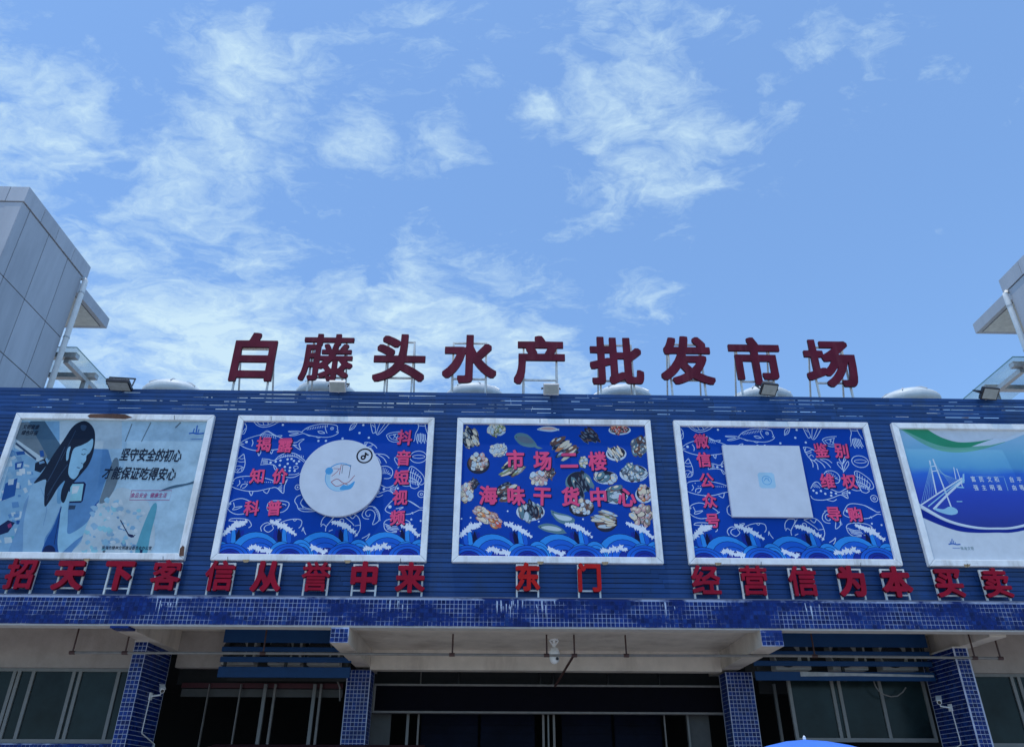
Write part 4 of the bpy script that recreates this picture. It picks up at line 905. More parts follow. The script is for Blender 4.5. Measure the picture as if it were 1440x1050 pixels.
def fishprint(pts, tail, m1, m2):
    p = Print(YP-.006, XS); p.poly(pts, si(m1), True); p.poly(tail, si(m1)); 
    cx_ = sum(a for a, b in pts)/len(pts); cy_ = sum(b for a, b in pts)/len(pts); p.poly([(cx_+(a-cx_)*.75, cy_+(b-cy_)*.5-3) for a, b in pts], si(m2), True); p.disc((pts[0][0]*.8+cx_*.2, pts[0][1]*.8+cy_*.2), .012, si('dark'), 8)
    p.build('fish_print', SM, t, pan)
fishprint([(428, 118), (460, 95), (520, 105), (565, 145), (590, 185), (550, 200), (480, 185), (440, 150)], [(575, 180), (635, 208), (600, 212), (570, 195)], 'teal', 'grey')
fishprint([(592, 70), (640, 50), (700, 50), (750, 72), (700, 86), (640, 82)], [(740, 70), (752, 62), (752, 82)], 'pale', 'pinkish')
fishprint([(690, 655), (740, 670), (820, 690), (865, 720), (850, 752), (790, 755), (730, 725)], [(690, 655), (700, 690), (715, 690)], 'teal', 'pale')
fishprint([(598, 770), (660, 748), (740, 765), (795, 805), (760, 825), (690, 815), (640, 800)], [(785, 800), (810, 820), (770, 825)], 'teal', 'pale')
words(t, pan, [('市', 724.5, 646), ('场', 763, 647.5), ('二', 800, 646.5), ('楼', 840, 648), ('海', 686.5, 696), ('味', 725.5, 697), ('干', 762.5, 697), ('货', 802.5, 698), ('中', 841.5, 698.5), ('心', 881, 699)], 26, 27, .036, .022, yo=.044, rotj=.04)
pb = Print(YP-.006, XS)
for a, b in ((46, 715), (112, 707), (925, 718), (605, 735), (380, 660)): pb.disc((a, b), .02, n=8)
pb.build('bubble_print', [ink_white], t, pan)

# banner with the square board
t, pan, x0, x1 = BB[3]; drawings(t, pan, 9.8067, x0, x1); waves(t, pan, 9.8067, x0, x1)
words(t, pan, [('微', 986, 620), ('信', 989.5, 646), ('公', 993.5, 675), ('众', 997.5, 703.5), ('号', 1002, 731.5), ('鉴', 1154.5, 633), ('别', 1183.5, 633.5), ('维', 1163.5, 676), ('权', 1194, 676.5), ('导', 1172.5, 722), ('购', 1202.5, 723)], 20.5, 21, .030, .028, rotj=.05)
pb_ = [at(px, py, YP-.10) for px, py in ((1015.5, 625.5), (1124, 626.5), (1143.5, 727), (1030.5, 726))]
bx0 = (pb_[0].x+pb_[3].x)/2; bx1 = (pb_[1].x+pb_[2].x)/2; bz1 = (pb_[0].z+pb_[1].z)/2; bz0 = (pb_[2].z+pb_[3].z)/2
sb = MB().box(bx0, bx1, YP-.10, YP-.03, bz0, bz1).build('square_board', ink_board, t)
Xb = lambda a, b: ((bx0+bx1)/2+a, (bz0+bz1)/2+b)
pe = Print(YP-.104, Xb); k_ = .18; pe.poly([(-k_, -k_+.04), (-k_+.04, -k_), (k_-.04, -k_), (k_, -k_+.04), (k_, k_-.04), (k_-.04, k_), (-k_+.04, k_), (-k_, k_-.04)], 0)
pe.build('emblem_plate', [ink_pale], t, sb)
pe = Print(YP-.108, Xb); pe.ring((0, 0), .10, .012, 0).line([(-.07, -.02), (0, .04), (.06, -.03)], .012, 0).line([(-.03, .05), (.04, .06), (.05, 0)], .010, 0, sm=False); pe.build('emblem', [ink_lblue], t, sb)

# ---- photo poster of the woman
t, pan, x0, x1 = BB[0]
ph = {k: ink('p_'+k, v, .74, .16) for k, v in dict(hair=(26, 40, 62), hair2=(52, 76, 104), skin=(150, 200, 226), skin2=(112, 166, 204), top=(148, 188, 214), top2=(116, 160, 198), wall=(96, 146, 194), wall2=(132, 178, 210), deep=(34, 88, 158), beam=(72, 104, 128), pale=(188, 208, 218), white=(206, 220, 226), teal=(96, 170, 190), navy=(24, 40, 84), screen=(146, 206, 220), grey=(112, 130, 142), magenta=(150, 60, 110)).items()}
PK = list(ph); PM = [ph[k] for k in PK]; pi_ = PK.index
A0 = crop(0, 590, 5.253, YP); B0 = crop(140, 590, 5.25, YP)
lim = lambda X: (lambda a, b: (max(x0+RW, min(x1-RW, X(a, b)[0])), max(FZ0+RW, min(FZ1-RW, X(a, b)[1]))))
A0, B0 = lim(A0), lim(B0)
def layer(yo, X, name, shapes):
    p = Print(YP-yo, X)
    for sh in shapes:
        if sh[0] == 'p': p.poly(sh[2], pi_(sh[1]), len(sh) > 3)
        elif sh[0] == 'l': p.line(sh[2], sh[3], pi_(sh[1]))
        elif sh[0] == 'd': p.disc(sh[2], sh[3], pi_(sh[1]), 14)
    o = p.build(name, PM, t, pan)
    if len(shapes) > 30: tag(o, kind='stuff')
    return o
layer(.003, A0, 'stall_backdrop_print', [('p', 'wall2', [(-60, 10), (788, 10), (788, 1000), (-120, 1000)]), ('p', 'pale', [(440, 10), (900, 10), (900, 215), (690, 215), (440, 200)]), ('p', 'wall', [(690, 215), (800, 220), (830, 330), (770, 470), (735, 590), (690, 690), (640, 830), (520, 990), (300, 990), (300, 500), (440, 300)])])
layer(.0065, A0, 'stall_ceiling_print', [('p', 'beam', [(230, 10), (330, 10), (450, 190), (420, 260), (360, 300), (240, 120), (190, 40)]), ('p', 'grey', [(120, 20), (210, 15), (350, 270), (330, 300), (110, 140)]), ('p', 'pale', [(115, 150), (130, 150), (330, 290), (300, 320), (100, 200)]), ('p', 'hair2', [(120, 165), (270, 285), (265, 300), (112, 180)]), ('p', 'hair', [(260, 320), (330, 285), (350, 330), (300, 390), (255, 375)])])
r = random.Random(12); sh = []
for k in range(70):
    a, b = r.uniform(-60, 330), r.uniform(230, 985)
    if a > 330-(b-300)*.38 and b > 300: continue
    w_, h_ = r.uniform(10, 36), r.uniform(6, 26); ro = r.uniform(-.5, .3)
    sh.append(('p', r.choice(['pale', 'white', 'teal', 'deep', 'wall', 'top', 'pale', 'wall', 'wall2', 'top2']), [(a+x_*math.cos(ro)-y_*math.sin(ro), b+x_*math.sin(ro)+y_*math.cos(ro)) for x_, y_ in ((-w_, -h_), (w_*.8, -h_), (w_, h_*.8), (-w_*.9, h_))]))
sh += [('p', 'navy', [(-30, 800), (60, 740), (110, 760), (60, 830), (-30, 860)]), ('p', 'magenta', [(55, 775), (80, 760), (90, 790), (62, 800)]), ('p', 'deep', [(40, 470), (130, 430), (110, 560), (10, 600)]), ('p', 'pale', [(62, 440), (105, 435), (98, 478), (60, 482)]), ('p', 'deep', [(110, 320), (175, 305), (165, 360), (112, 368)]), ('p', 'pale', [(128, 325), (160, 320), (152, 350), (126, 352)])]
layer(.0100, A0, 'shelf_goods_print', sh)
layer(.0135, A0, 'scale_screen_print', [('p', 'navy', [(515, 462), (622, 458), (636, 475), (612, 598), (598, 612), (505, 614)]), ('p', 'screen', [(522, 475), (618, 472), (600, 598), (512, 602)]), ('p', 'white', [(535, 490), (590, 488), (570, 540), (530, 548)]), ('p', 'hair2', [(512, 630), (560, 632), (552, 660), (505, 662)]), ('p', 'deep', [(690, 640), (735, 590), (700, 690), (640, 850), (600, 990), (560, 990), (620, 850)])])
layer(.0170, A0, 'woman_print', [('p', 'top', [(250, 470), (330, 430), (470, 430), (470, 610), (430, 690), (380, 800), (330, 880), (305, 1000), (130, 1000), (150, 760), (180, 620)], 1), ('p', 'top2', [(180, 620), (215, 560), (175, 760), (160, 1000), (60, 1000), (90, 900), (150, 740)], 1), ('p', 'skin2', [(440, 420), (500, 410), (500, 520), (455, 610), (420, 600)], 1), ('p', 'deep', [(430, 700), (450, 640), (440, 800), (430, 1000), (310, 1000), (340, 890), (390, 800)], 1),
    ('p', 'skin', [(455, 610), (480, 540), (525, 540), (505, 640), (500, 760), (500, 840), (560, 820), (640, 760), (680, 700), (720, 680), (700, 740), (640, 830), (560, 890), (480, 960), (440, 990), (425, 900), (440, 760)], 1), ('l', 'navy', [(455, 640), (430, 760), (400, 920)], .012), ('l', 'top2', [(300, 500), (345, 640), (320, 780)], .012), ('p', 'navy', [(330, 940), (370, 925), (405, 950), (400, 1000), (315, 1000)], 1)])
layer(.0205, A0, 'hair_print', [('p', 'hair', [(585, 18), (640, 12), (690, 60), (703, 130), (690, 240), (655, 330), (600, 400), (540, 470), (510, 520), (475, 610), (450, 590), (455, 520), (480, 450), (430, 500), (375, 590), (330, 640), (330, 520), (338, 440), (250, 470), (310, 390), (400, 250), (470, 150), (530, 60)], 1), ('p', 'hair2', [(600, 40), (640, 45), (625, 80), (600, 70)], 1), ('l', 'hair2', [(480, 200), (420, 330), (350, 460)], .02), ('l', 'hair2', [(500, 330), (430, 430), (350, 560)], .016), ('l', 'hair2', [(560, 80), (500, 200), (450, 300)], .012), ('l', 'hair2', [(460, 380), (390, 500), (345, 600)], .010)])
layer(.0240, A0, 'face_print', [('p', 'skin', [(685, 140), (686, 190), (665, 240), (640, 265), (635, 300), (615, 325), (612, 350), (590, 375), (575, 410), (545, 438), (515, 420), (505, 380), (520, 300), (545, 215), (600, 190), (650, 165)], 1), ('p', 'skin', [(490, 300), (492, 240), (505, 205), (522, 200), (512, 245), (505, 290)], 1), ('l', 'hair', [(605, 225), (620, 217), (640, 222)], .012), ('l', 'hair', [(602, 252), (618, 258), (632, 250)], .018), ('l', 'hair2', [(600, 320), (612, 325)], .014), ('l', 'navy', [(568, 352), (590, 356)], .018)])
r = random.Random(4); sh = [('p', 'pale', [(640, 780), (700, 660), (790, 585), (900, 500), (1100, 620), (1100, 1000), (560, 1000), (600, 900)], 1)]
for k in range(110):
    a, b = r.uniform(620, 1090), r.uniform(590, 990)
    if b < 1240-a*.86: continue
    s_ = r.uniform(8, 24); sh.append(('p', r.choice(['white', 'pale', 'pale', 'wall2', 'screen', 'top', 'top', 'white', 'skin', 'top2']), [(a+s_*r.uniform(.6, 1.5)*math.cos(q_), b+s_*r.uniform(.6, 1.3)*math.sin(q_)) for q_ in (k2*6.283/7 for k2 in range(7))], 1))
sh += [('p', 'teal', [(1000, 1000), (1030, 860), (1120, 640), (1160, 640), (1110, 860), (1080, 1000)], 1), ('l', 'navy', [(890, 740), (960, 860), (1000, 850)], .02), ('p', 'navy', [(940, 840), (985, 850), (990, 868), (950, 860)]), ('p', 'navy', [(1035, 960), (1055, 960), (1050, 992), (1032, 990)])]
layer(.0275, A0, 'produce_print', sh)
layer(.0300, B0, 'cloth_shading_print', [('p', 'grey', [(100, 300), (140, 300), (130, 460), (60, 590), (0, 610), (40, 480)], 1)])
layer(.0305, B0, 'brush_stroke_print', [('p', 'beam', [(440, 528), (500, 500), (560, 482), (640, 470), (700, 452), (700, 468), (610, 490), (540, 506)], 1)])
layer(.0310, B0, 'banner_shading_print', [('l', 'grey', [(240, 30), (190, 160)], .02), ('l', 'grey', [(380, 20), (310, 160)], .02), ('l', 'grey', [(600, 20), (560, 60)], .03)])
inkt = ink('p_text', (28, 40, 60)); inkm = ink('p_text_magenta', (150, 66, 120)); inkb = ink('p_logo', (30, 96, 180))
L1 = [(c, 140+(190+i*64.5)/5.25, 590+(256+i*1.5)/5.25) for i, c in enumerate('坚守安全的初心')]
words(t, pan, L1, 12.6, 18.5, .026, 0, inkt, .0420, slant=.10, outline=False)
L2 = [(c, 140+(62+i*67.5)/5.25, 590+(391+i*1.5)/5.25) for i, c in enumerate('才能保证吃得安心')]
words(t, pan, L2, 13.0, 18.5, .026, 0, inkt, .0420, slant=.10, outline=False)
L3 = [(c, 140+(246+i*31+(20 if i > 3 else 0))/5.25, 590+557/5.25) for i, c in enumerate('食品安全健康生活')]
words(t, pan, L3, 5.8, 7.4, .012, 0, inkm, .0420, slant=.10, outline=False)
pbx = Print(YP-.0335, B0); pbx.line([(238, 522), (534, 522), (516, 592), (222, 592), (238, 522)], .012, 0, sm=False); pbx.build('caption_box_print', [inkm], t, pan)
L4 = [(c, (186+i*30)/5.253, 590+(52+i)/5.253) for i, c in enumerate('文明健康')]+[(c, (176+i*30)/5.253, 590+(95+i)/5.253) for i, c in enumerate('绿色环保')]
words(t, pan, L4, 5.6, 7.0, .022, 0, inkt, .0420, slant=.10, outline=False)
L5 = [(c, 140+(30+i*24.6)/5.25, 590+(944+i*.2)/5.25) for i, c in enumerate('珠海市精神文明建设委员会办公室')]+[('宣', 140+32/5.25, 590+975/5.25)]
words(t, pan, L5, 4.6, 5.6, .02, 0, inkt, .0420, outline=False)
pl_ = Print(YP-.0335, B0); pl_.line([(660, 102), (690, 98), (720, 104), (770, 100)], .03, 0).line([(700, 65), (690, 100)], .02, 0).line([(722, 42), (712, 104)], .024, 0).line([(735, 70), (725, 102)], .02, 0).line([(672, 145), (760, 143)], .012, 0); pl_.build('bridge_logo', [inkb], t, pan)

# ---- bridge poster
t, pan, x0, x1 = BB[4]
E0 = lim2 = None
_E = crop(1250, 590, 5.25, YP); E0 = lambda a, b: (max(x0+RW, min(x1-RW, _E(a, b)[0])), max(FZ0+RW, min(FZ1-RW, _E(a, b)[1])))
def sea_gradient():
    m = bpy.data.materials.new('poster_sea_print'); m.use_nodes = True; n = m.node_tree.nodes; l = m.node_tree.links; b = n['Principled BSDF']; b.inputs['Roughness'].default_value = .55
    tc_ = n.new('ShaderNodeTexCoord'); sp = n.new('ShaderNodeSeparateXYZ'); l.new(tc_.outputs['Generated'], sp.inputs[0])
    nz = n.new('ShaderNodeTexNoise'); nz.inputs['Scale'].default_value = 7; nz.inputs['Detail'].default_value = 6; l.new(tc_.outputs['Generated'], nz.inputs['Vector'])
    ad = n.new('ShaderNodeMath'); ad.operation = 'MULTIPLY_ADD'; l.new(nz.outputs['Fac'], ad.inputs[0]); ad.inputs[1].default_value = .10; l.new(sp.outputs[2], ad.inputs[2])
    rp = n.new('ShaderNodeValToRGB'); l.new(ad.outputs[0], rp.inputs[0]); e = rp.color_ramp.elements
    e[0].position = .05; e[0].color = tuple(c*.9 for c in lin(4, 38, 140))+(1,); e[1].position = .98; e[1].color = tuple(c*.9 for c in lin(150, 195, 222))+(1,)
    for ps, cc in ((.38, (6, 58, 180)), (.58, (18, 100, 205)), (.66, (84, 160, 206)), (.80, (112, 180, 212))):
        k = e.new(ps); k.color = tuple(c*.9 for c in lin(*cc))+(1,)
    l.new(rp.outputs[0], b.inputs['Base Color']); return m
XE = 2300
ps = Print(YP-.004, E0); low = [(-40, 480), (235, 630), (420, 735), (600, 785), (780, 800), (998, 775), (1200, 720), (1500, 600), (1900, 520), (XE, 500)]
hi_ = [(XE, 10), (1700, 40), (1300, 60), (998, 110), (860, 155), (740, 185), (560, 205), (430, 195), (300, 160), (90, 70), (-40, 60)]
ps.poly(smooth(low, False, 6)+smooth(hi_, False, 6), 0); ps.build('sea_print', [sea_gradient()], t, pan)
gI = ink('b_green', (52, 150, 112)); gI2 = ink('b_green_pale', (110, 178, 158)); wI = ink('b_white', (206, 220, 232)); bI = ink('b_line', (150, 200, 226)); dI = ink('b_deep', (14, 40, 140))
ps = Print(YP-.008, E0); ps.poly(smooth([(80, 62), (300, 165), (430, 200), (560, 205), (650, 190), (770, 140)], False, 6)+smooth([(770, 142), (640, 162), (510, 165), (400, 135), (330, 100), (280, 68)], False, 6), 0); ps.build('green_swoosh_print', [gI], t, pan)
ps = Print(YP-.006, E0); ps.poly(smooth([(75, 62), (240, 170), (380, 228), (540, 240), (700, 215), (860, 165)], False, 6)+smooth([(770, 142), (640, 162), (510, 165), (400, 135), (330, 100), (280, 68)], False, 6), 0); ps.build('pale_green_swoosh_print', [gI2], t, pan)
ps = Print(YP-.0115, E0); ps.poly(smooth([(610, 198), (700, 165), (780, 138)], False, 5)+smooth([(860, 140), (998, 85), (1000, 105), (880, 155), (750, 188)], False, 5), 0); ps.poly(smooth([(-40, 480), (235, 625), (420, 728), (600, 780), (780, 795), (998, 770), (1500, 600), (XE, 480)], False, 6)+smooth([(XE, 500), (1500, 625), (998, 785), (780, 806), (600, 792), (420, 745), (235, 648), (-40, 500)], False, 6), 0); ps.build('white_swoosh_print', [wI], t, pan)
ps = Print(YP-.0115, E0); ps.poly(smooth([(235, 655), (420, 750), (600, 798), (780, 810), (998, 790), (1500, 640)], False, 6)+smooth([(1500, 660), (998, 815), (780, 832), (560, 828), (400, 785), (250, 722)], False, 6), 0); ps.build('deep_swoosh_print', [dI], t, pan)
ps = Print(YP-.0150, E0)
for a in ([(300, 300), (350, 545)], [(325, 290), (462, 650)], [(478, 350), (495, 440)], [(500, 360), (545, 500)]): ps.line(a, .030 if a[0][0] < 400 else .018, 0, sm=False)
ps.line([(235, 630), (400, 520), (540, 430)], .03, 0).line([(290, 640), (430, 525), (545, 440)], .025, 1).line([(330, 660), (440, 545), (555, 440)], .045, 0).line([(310, 345), (350, 340)], .02, 0, sm=False).line([(318, 380), (365, 375)], .02, 0, sm=False)
for k in range(6): ps.line([(312, 310+k*6), (240+k*18, 615-k*12)], .006, 1, sm=False); ps.line([(340, 320+k*12), (470+k*12, 500-k*10)], .006, 1, sm=False)
ps.poly([(340, 650), (400, 660), (450, 640), (500, 660), (505, 690), (460, 702), (400, 690), (345, 668)], 1, True); ps.line([(495, 497), (555, 500)], .03, 1, sm=False); ps.line([(500, 603), (542, 603)], .02, 1, sm=False); ps.poly([(545, 400), (556, 398), (558, 465), (540, 470)], 1)
ps.build('bridge_print', [wI, bI], t, pan)
colx = (622, 682, 742, 795, 905, 962, 1020, 1080); r1 = '富民文和自平公法'; r2 = '强主明谐由等正治'
words(t, pan, [(c, 1250+x_/5.25, 590+(437+k*1)/5.25) for k, (c, x_) in enumerate(zip(r1, colx))]+[(c, 1250+(x_+20)/5.25, 590+(500)/5.25) for c, x_ in zip(r2, colx)], 6.6, 8.2, .014, 0, wI, .0150, slant=-.03, outline=False)
ps = Print(YP-.0150, E0); ps.line([(850, 428), (880, 522)], .01, 0, sm=False).line([(640, 418), (850, 420)], .006, 0, sm=False); ps.build('divider_print', [bI], t, pan)
ps = Print(YP-.0150, E0); ps.line([(440, 918), (470, 914), (500, 920), (528, 918)], .024, 0).line([(466, 878), (464, 915)], .018, 0).line([(478, 890), (477, 915)], .014, 0).line([(452, 895), (455, 915)], .014, 0).line([(490, 902), (490, 916)], .014, 0).line([(470, 946), (525, 946)], .010, 0); ps.build('bridge_logo', [inkb], t, pan)
words(t, pan, [(c, 1250+(540+i*25)/5.25, 590+948/5.25) for i, c in enumerate('珠海文明')], 4.4, 5.2, .008, 0, ink('b_greytext', (120, 150, 160)), .0150, outline=False)

# ================================================================== FLOODLIGHTS ON THE PARAPET
def floodlight(px, py, tilt, yaw, size, label, light=False, Y=15.42):
    p = at(px, py, Y); t = thing('floodlight', (p.x, Y, p.z), label, 'floodlight', 'floodlights along the parapet')
    w_, h_, d_ = size
    o = MB().box(-w_/2, w_/2, -d_/2, d_/2, -h_/2, h_/2).build('housing', steel_m if light else black_m, None); bevel(o, .012, 2)
    gl = MB().box(-w_/2+.03, w_/2-.03, -d_/2-.006, -d_/2-.001, -h_/2+.03, h_/2-.03).build('lens', flood_glass, None); gl.parent = o
    fins = MB()
    for k in range(7): fins.box(-w_/2+.03+k*(w_-.08)/6, -w_/2+.042+k*(w_-.08)/6, d_/2, d_/2+.035, -h_/2+.03, h_/2-.03)
    fo = fins.build('cooling_fins', steel_m if light else black_m, None); fo.parent = o
    br = MB().bar((-w_/2-.03, 0, 0), (-w_/2-.03, .22, -.02), .018, .035).bar((w_/2+.03, 0, 0), (w_/2+.03, .22, -.02), .018, .035).bar((-w_/2-.04, .22, -.02), (w_/2+.04, .22, -.02), .018, .035).build('bracket', black_m, None)
    for c in (o, br): c.parent = t; c.rotation_euler = (tilt, 0, yaw)
    MB().bar((p.x, Y+.10, p.z-.03), (p.x, 15.75, 9.70), .03).build('mount_arm', steel_m, t)
    return t
floodlight(168, 541, math.radians(78), .1, (.50, .34, .09), 'black floodlight lying back on the parapet beside the glass canopy')
floodlight(475, 543, math.radians(48), 0, (.38, .26, .10), 'pale grey floodlight leaning over the parapet under the vine character 藤', True)
floodlight(775, 547, math.radians(38), 0, (.36, .26, .11), 'pale grey boxy floodlight at the foot of the product character 产', True)
floodlight(1081, 547, math.radians(52), .18, (.40, .30, .08), 'black framed floodlight with lit grey lens under the market character 市')
floodlight(1391, 553, math.radians(46), .15, (.42, .30, .08), 'black framed floodlight in front of the glass canopy posts')

# ================================================================== UNDER THE CANOPY
Yp_ = 16.2
t = thing('sprinkler_pipe', (0, Yp_, 4.0), 'long grey pipe hung on red brown rods across the whole canopy', 'pipe')
def pz(px, py): return at(px, py, Yp_)
pl = [pz(100, 917), pz(450, 918.5), pz(780, 921), pz(1100, 921.5), pz(1408, 925)]
zz_ = [p.z for p in pl]; MB().tube([(pl[0].x, Yp_, pl[0].z), (pl[1].x, Yp_, pl[1].z), (pl[2].x, Yp_, pl[2].z), (pl[3].x, Yp_, pl[3].z), (pl[4].x, Yp_, pl[4].z)], .026, 8).build('pipe', greypipe_m, t)
for px, big in ((102, 1), (176, 1), (370, 1), (636, 1), (769, 1), (808, 1), (881, 1), (1146, 1), (1371, 1), (1407, 1)):
    k = np.interp(px, [100, 450, 780, 1100, 1408], [917, 918.5, 921, 921.5, 925]); p = pz(px, k)
    MB().tube([(p.x, Yp_, p.z), (p.x, Yp_, ZM-.03 if 490 < px < 1070 else ZS)], .017, 8).build('hanger', redbrown_m, t)
    MB().tube([(p.x-.06, Yp_, p.z), (p.x+.05, Yp_, p.z)], .036, 8).build('coupling', redbrown_m, t)
p = pz(806, 930); MB().bar((p.x, Yp_, p.z+.1), (p.x-.25, 18.0, p.z-.25), .035).build('branch', redbrown_m, t)

def louvre(pxl, pxr, ys, label, Y, white=False):
    a, b = at(pxl, 945, Y).x, at(pxr, 945, Y).x; zt = at((pxl+pxr)/2, ys[0][0], Y).z
    t = thing('louvre_screen', ((a+b)/2, Y, zt), label, 'louvre screen', 'blue louvre screens hung under the canopy')
    for k, (y0, y1) in enumerate(ys):
        mid = (pxl+pxr)/2; z1, z0 = at(mid, y0, Y).z, at(mid, y1, Y).z; s = MB().box(a, b, Y, Y+.05, z0, z1).build('slat', louvre_m, t); bevel(s, .006)
        if white and k == 3: 
            i0, i1 = at(1125, 945, Y).x, at(1313, 950, Y).x; MB().mesh([(i0, Y-.006, z1-.002), (i1, Y-.006, z1-.06), (i1, Y-.006, z1-.10), (i0+1.2, Y-.006, z1-.085), (i0, Y-.006, z1-.10)], [(0, 4, 3, 2, 1)]).build('peeled_strip', mat('peeled_grey', (.30, .33, .35), .6, .3, 6), t, s)
    n = 3
    for k in range(n): x_ = a+.1+(b-a-.2)*k/(n-1); MB().box(x_-.03, x_+.03, Y+.052, Y+.1, at(pxl, ys[-1][1], Y).z, ZS-.01).build('upright', charcoal_m, t)
    return a, b, t
YA = 17.5
la = louvre(306, 492, [(882, 903), (909, 915.5), (923, 930.5), (937, 952)], 'blue louvre screen beside the woman poster end, clean bottom slat', YA)
lb = louvre(1062, 1314, [(889, 909), (915, 921.5), (929, 936), (944, 956.5)], 'blue louvre screen with a white peeled strip on its bottom slat', YA+.05, True)
def ac(x, Y, z, label, w_=.85):
    t = thing('condenser_unit', (x, Y, z), label, 'air conditioner', 'air conditioner units behind the louvre screens')
    bevel(MB().box(x-w_/2, x+w_/2, Y, Y+.32, z, z+.62).build('casing', mat('ac_white', (.34, .34, .32), .5), t), .02, 2)
    gr = MB()
    for k in range(5): gr.ring = None; r_ = .05+k*.045; gr.tube([(x-.12+r_*math.cos(a), Y-.012, z+.31+r_*math.sin(a)) for a in (2*math.pi*j/20 for j in range(21))], .006, 5, cap=False)
    gr.build('fan_grille', black_m, t); MB().tube([(x-.12, Y-.004, z+.31), (x-.12, Y-.001, z+.31)], .26, 24).build('fan_opening', black_m, t)
    MB().box(x+w_/2-.2, x+w_/2-.06, Y-.008, Y-.001, z+.1, z+.5).build('side_grille', charcoal_m, t)
zac = at(400, 935, 17.75).z
for x_, l_ in ((at(335, 930, 17.75).x, 'grey air conditioner behind the end of the louvre near the tiled fin pillar'), (at(400, 930, 17.75).x, 'grey air conditioner in the middle behind the louvre without a white strip'), (at(455, 930, 17.75).x, 'grey air conditioner behind the louvre end near the canopy beam, without a white strip')): ac(x_, 17.72, zac, l_, .72)
for x_, l_ in ((at(1115, 930, 17.75).x, 'grey air conditioner behind the beam end of the louvre with the white strip'), (at(1195, 930, 17.75).x, 'grey air conditioner in the middle behind the louvre with the white strip'), (at(1265, 930, 17.75).x, 'grey air conditioner behind the pillar end of the louvre with the white strip')): ac(x_, 17.76, zac-.03, l_, .8)
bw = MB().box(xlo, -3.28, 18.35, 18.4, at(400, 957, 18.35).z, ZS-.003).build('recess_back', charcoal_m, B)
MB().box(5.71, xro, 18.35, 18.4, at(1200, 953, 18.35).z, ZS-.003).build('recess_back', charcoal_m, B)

# hanging sign box over the entrance
Yq = 18.95; a0, a1 = at(524, 962, Yq), at(1021, 1003, Yq); zt, zb = at(770, 962, Yq).z, at(770, 1003, Yq).z; xa, xb = at(525, 980, Yq).x, at(1020, 980, Yq).x
t = thing('sign_box', ((xa+xb)/2, Yq, zb), 'long unlit black sign box with a thin metal frame over the entrance', 'sign')
MB().box(xa+.03, xb-.03, Yq, Yq+.15, zb+.03, zt-.03).build('screen', mat('unlit_screen', (.004, .004, .007), .8, spec=.04), t)
for b in ((xa, xb, zt-.045, zt), (xa, xb, zb, zb+.045)): bevel(MB().box(b[0], b[1], Yq-.03, Yq+.16, b[2], b[3]).build('frame_bar', greypipe_m, t), .005)
for b in ((xa, xa+.045), (xb-.045, xb)): MB().box(b[0], b[1], Yq-.03, Yq+.16, zb+.047, zt-.047).build('frame_bar', greypipe_m, t)
# dome camera on its drop pole
Yc = 16.9; p = at(779.5, 921, Yc); t = thing('dome_camera', (p.x, Yc, p.z), 'white dome camera hanging on a short pole under the canopy', 'camera')
MB().tube([(p.x, Yc, p.z+.1), (p.x, Yc, ZM)], .032, 10).build('pole', white_m, t); MB().tube([(p.x, Yc, ZM-.03), (p.x, Yc, ZM-.001)], .09, 12).build('base_plate', white_m, t)
for s in (-1, 1): MB().bar((p.x, Yc, ZM-.16), (p.x+s*.10, Yc, ZM-.02), .025).build('strut', white_m, t)
MB().lathe((p.x, Yc, p.z), [(.03, .17), (.09, .13), (.115, .05), (.118, .0), (.10, -.01)], 20).build('hood', white_m, t, smooth=True)
MB().lathe((p.x, Yc, p.z), [(.095, -.012), (.105, -.06), (.085, -.13), (.045, -.165), (.0, -.175)], 20).build('ball', white_m, t, smooth=True)
MB().tube([(p.x+.05, Yc-.075, p.z-.075), (p.x+.055, Yc-.105, p.z-.08)], .032, 12).build('lens', black_m, t)
# bullet cameras with conduit on the fin pillars
def bullet(px, py, sx, X, label):
    p = atx(px, py, X); xo = X+sx*.02; t = thing('bullet_camera', (X, p.y, p.z), label, 'camera', 'bullet cameras on the fin pillars')
    c = Vector((X+sx*.22, p.y, p.z+.05)); d = Vector((sx*.10, -.16, -.09)).normalized()
    MB().tube([c-d*.10, c-d*.09, c+d*.10, c+d*.11], [.03, .05, .05, .045], 12).build('housing', white_m, t); MB().tube([c+d*.11, c+d*.116], .035, 12).build('lens', black_m, t)
    s = MB(); s.mesh([c+d*.16+Vector((sx*k*.055, 0, .058)) for k in (-1, 1)]+[c-d*.10+Vector((sx*k*.055, 0, .058)) for k in (-1, 1)], [(0, 1, 3, 2)]); s.bar(c-d*.10+Vector((0, 0, .06)), c+d*.16+Vector((0, 0, .06)), .11, .01); s.build('sunshade', white_m, t)
    MB().tube([c-d*.02-Vector((0, 0, .05)), c-d*.02-Vector((0, 0, .12)), (xo, p.y, p.z-.09)], .018, 8).build('arm', white_m, t)
    MB().box(min(xo-.015, xo+.015), max(xo-.015, xo+.015), p.y-.06, p.y+.06, p.z-.16, p.z-.02).build('mount', white_m, t)
    MB().tube([(xo, p.y-.03, p.z-.10), (xo, p.y-.06, p.z-.75), (xo, p.y-.04, p.z-.80), (xo, p.y+.7, p.z-.95), (xo, p.y+.74, p.z-1.3)], .012, 6).build('conduit', white_m, t)
bullet(212, 972, 1, -7.26, 'white bullet camera on the fin pillar beside the louvre without a white strip')
bullet(1336, 988, -1, p5a.x, 'white bullet camera on the fin pillar next to the peeled louvre')
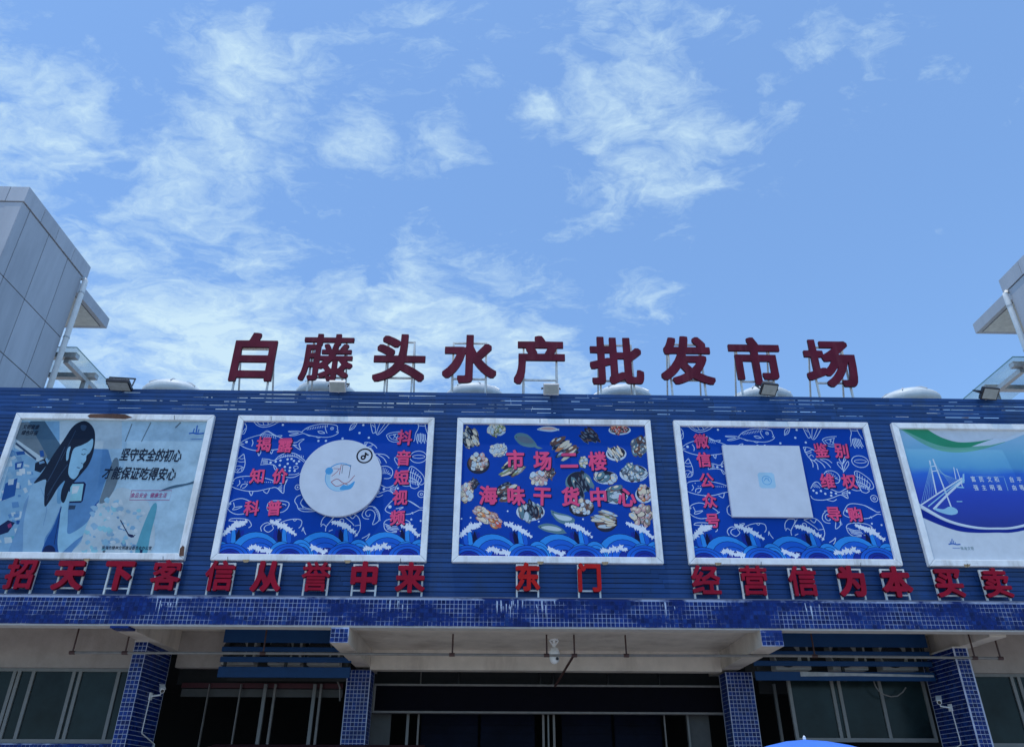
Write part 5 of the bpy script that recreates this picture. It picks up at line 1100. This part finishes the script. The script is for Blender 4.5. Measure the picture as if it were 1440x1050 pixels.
# low awning over the left doorway
Yn = 17.2; z_ = at(430, 1044, Yn).z; xa, xb = at(282, 1046, Yn).x, at(592, 1046, Yn).x
t = thing('awning', ((xa+xb)/2, Yn, z_-.2), 'dark red awning top edge low in the doorway between fin pillar and middle pillar', 'awning')
MB().mesh([(xa, Yn, z_-.12), (xb, Yn, z_-.12), (xb, Yn+.9, z_+.02), (xa, Yn+.9, z_+.02), (xa, Yn, z_-.15), (xb, Yn, z_-.15), (xb, Yn+.9, z_-.01), (xa, Yn+.9, z_-.01)], [(0, 1, 2, 3), (7, 6, 5, 4), (0, 4, 5, 1), (1, 5, 6, 2), (2, 6, 7, 3), (3, 7, 4, 0)]).build('cloth', darkred_m, t)
MB().box(xa, xb, Yn-.02, Yn-.002, z_-.35, z_-.13).build('valance', darkred_m, t)
for x_ in (xa+.05, xb-.05): MB().box(x_-.02, x_+.02, Yn+.02, Yn+.06, 0, z_-.16).build('post', greypipe_m, t)
# hanging cable under the peeled louvre
Yk = 17.9; t_ = MB().tube([tuple(at(px, py, Yk)) for px, py in ((1228, 955), (1231, 964), (1236, 971), (1243, 976), (1253, 979), (1262, 978), (1269, 973), (1274, 966))], .014, 6).build('drain_hose', greypipe_m); tag(t_, 'looped pale drain hose hanging under the louvre with the peeled strip', 'hose')
t_ = MB().tube([tuple(at(px, py, 18.6)) for px, py in ((469, 951), (475, 958), (478, 966), (478, 985))], .02, 6).build('drain_hose', greypipe_m); tag(t_, 'grey drain hose bending down beside the middle pillar', 'hose')
# blue parasol in front of the hall
Yu_ = 10.6; top = at(1131, 1037, Yu_); t = thing('parasol', (top.x, Yu_, 0), 'blue parasol top rising at the bottom of the view', 'parasol')
R_ = 1.6; npn = 8
for k in range(npn):
    m = MB(); a0_, a1_ = 2*math.pi*k/npn+.25, 2*math.pi*(k+1)/npn+.25; gr = []
    for i in range(7):
        f_ = i/6
        for j in range(6):
            u = j/5; a_ = a0_+(a1_-a0_)*u; sag = .05*math.sin(math.pi*u)*f_; rr_ = R_*f_*(1-.06*math.sin(math.pi*u)*f_)
            m.v.append((top.x+rr_*math.cos(a_), Yu_+rr_*math.sin(a_), top.z-.02-.52*f_**1.75-sag*.5))
    for i in range(6):
        for j in range(5): q0 = i*6+j; m.f.append((q0, q0+1, q0+7, q0+6)); m.m.append(0)
    m.build('canopy_panel', umb_m, t, smooth=True)
    MB().tube([(top.x+R_*f_*math.cos(a0_), Yu_+R_*f_*math.sin(a0_), top.z-.035-.52*f_**1.75) for f_ in (.05, .3, .6, .85, 1)], .006, 5).build('rib', steel_m, t)
MB().tube([(top.x, Yu_, 0), (top.x, Yu_, top.z+.01)], .02, 10).build('pole', white_m, t); MB().lathe((top.x, Yu_, top.z), [(.022, -.01), (.016, .012), (.008, .026), (.0, .03)], 12).build('finial', white_m, t)

bpy.data.objects.remove(_fo); bpy.data.curves.remove(_fc)
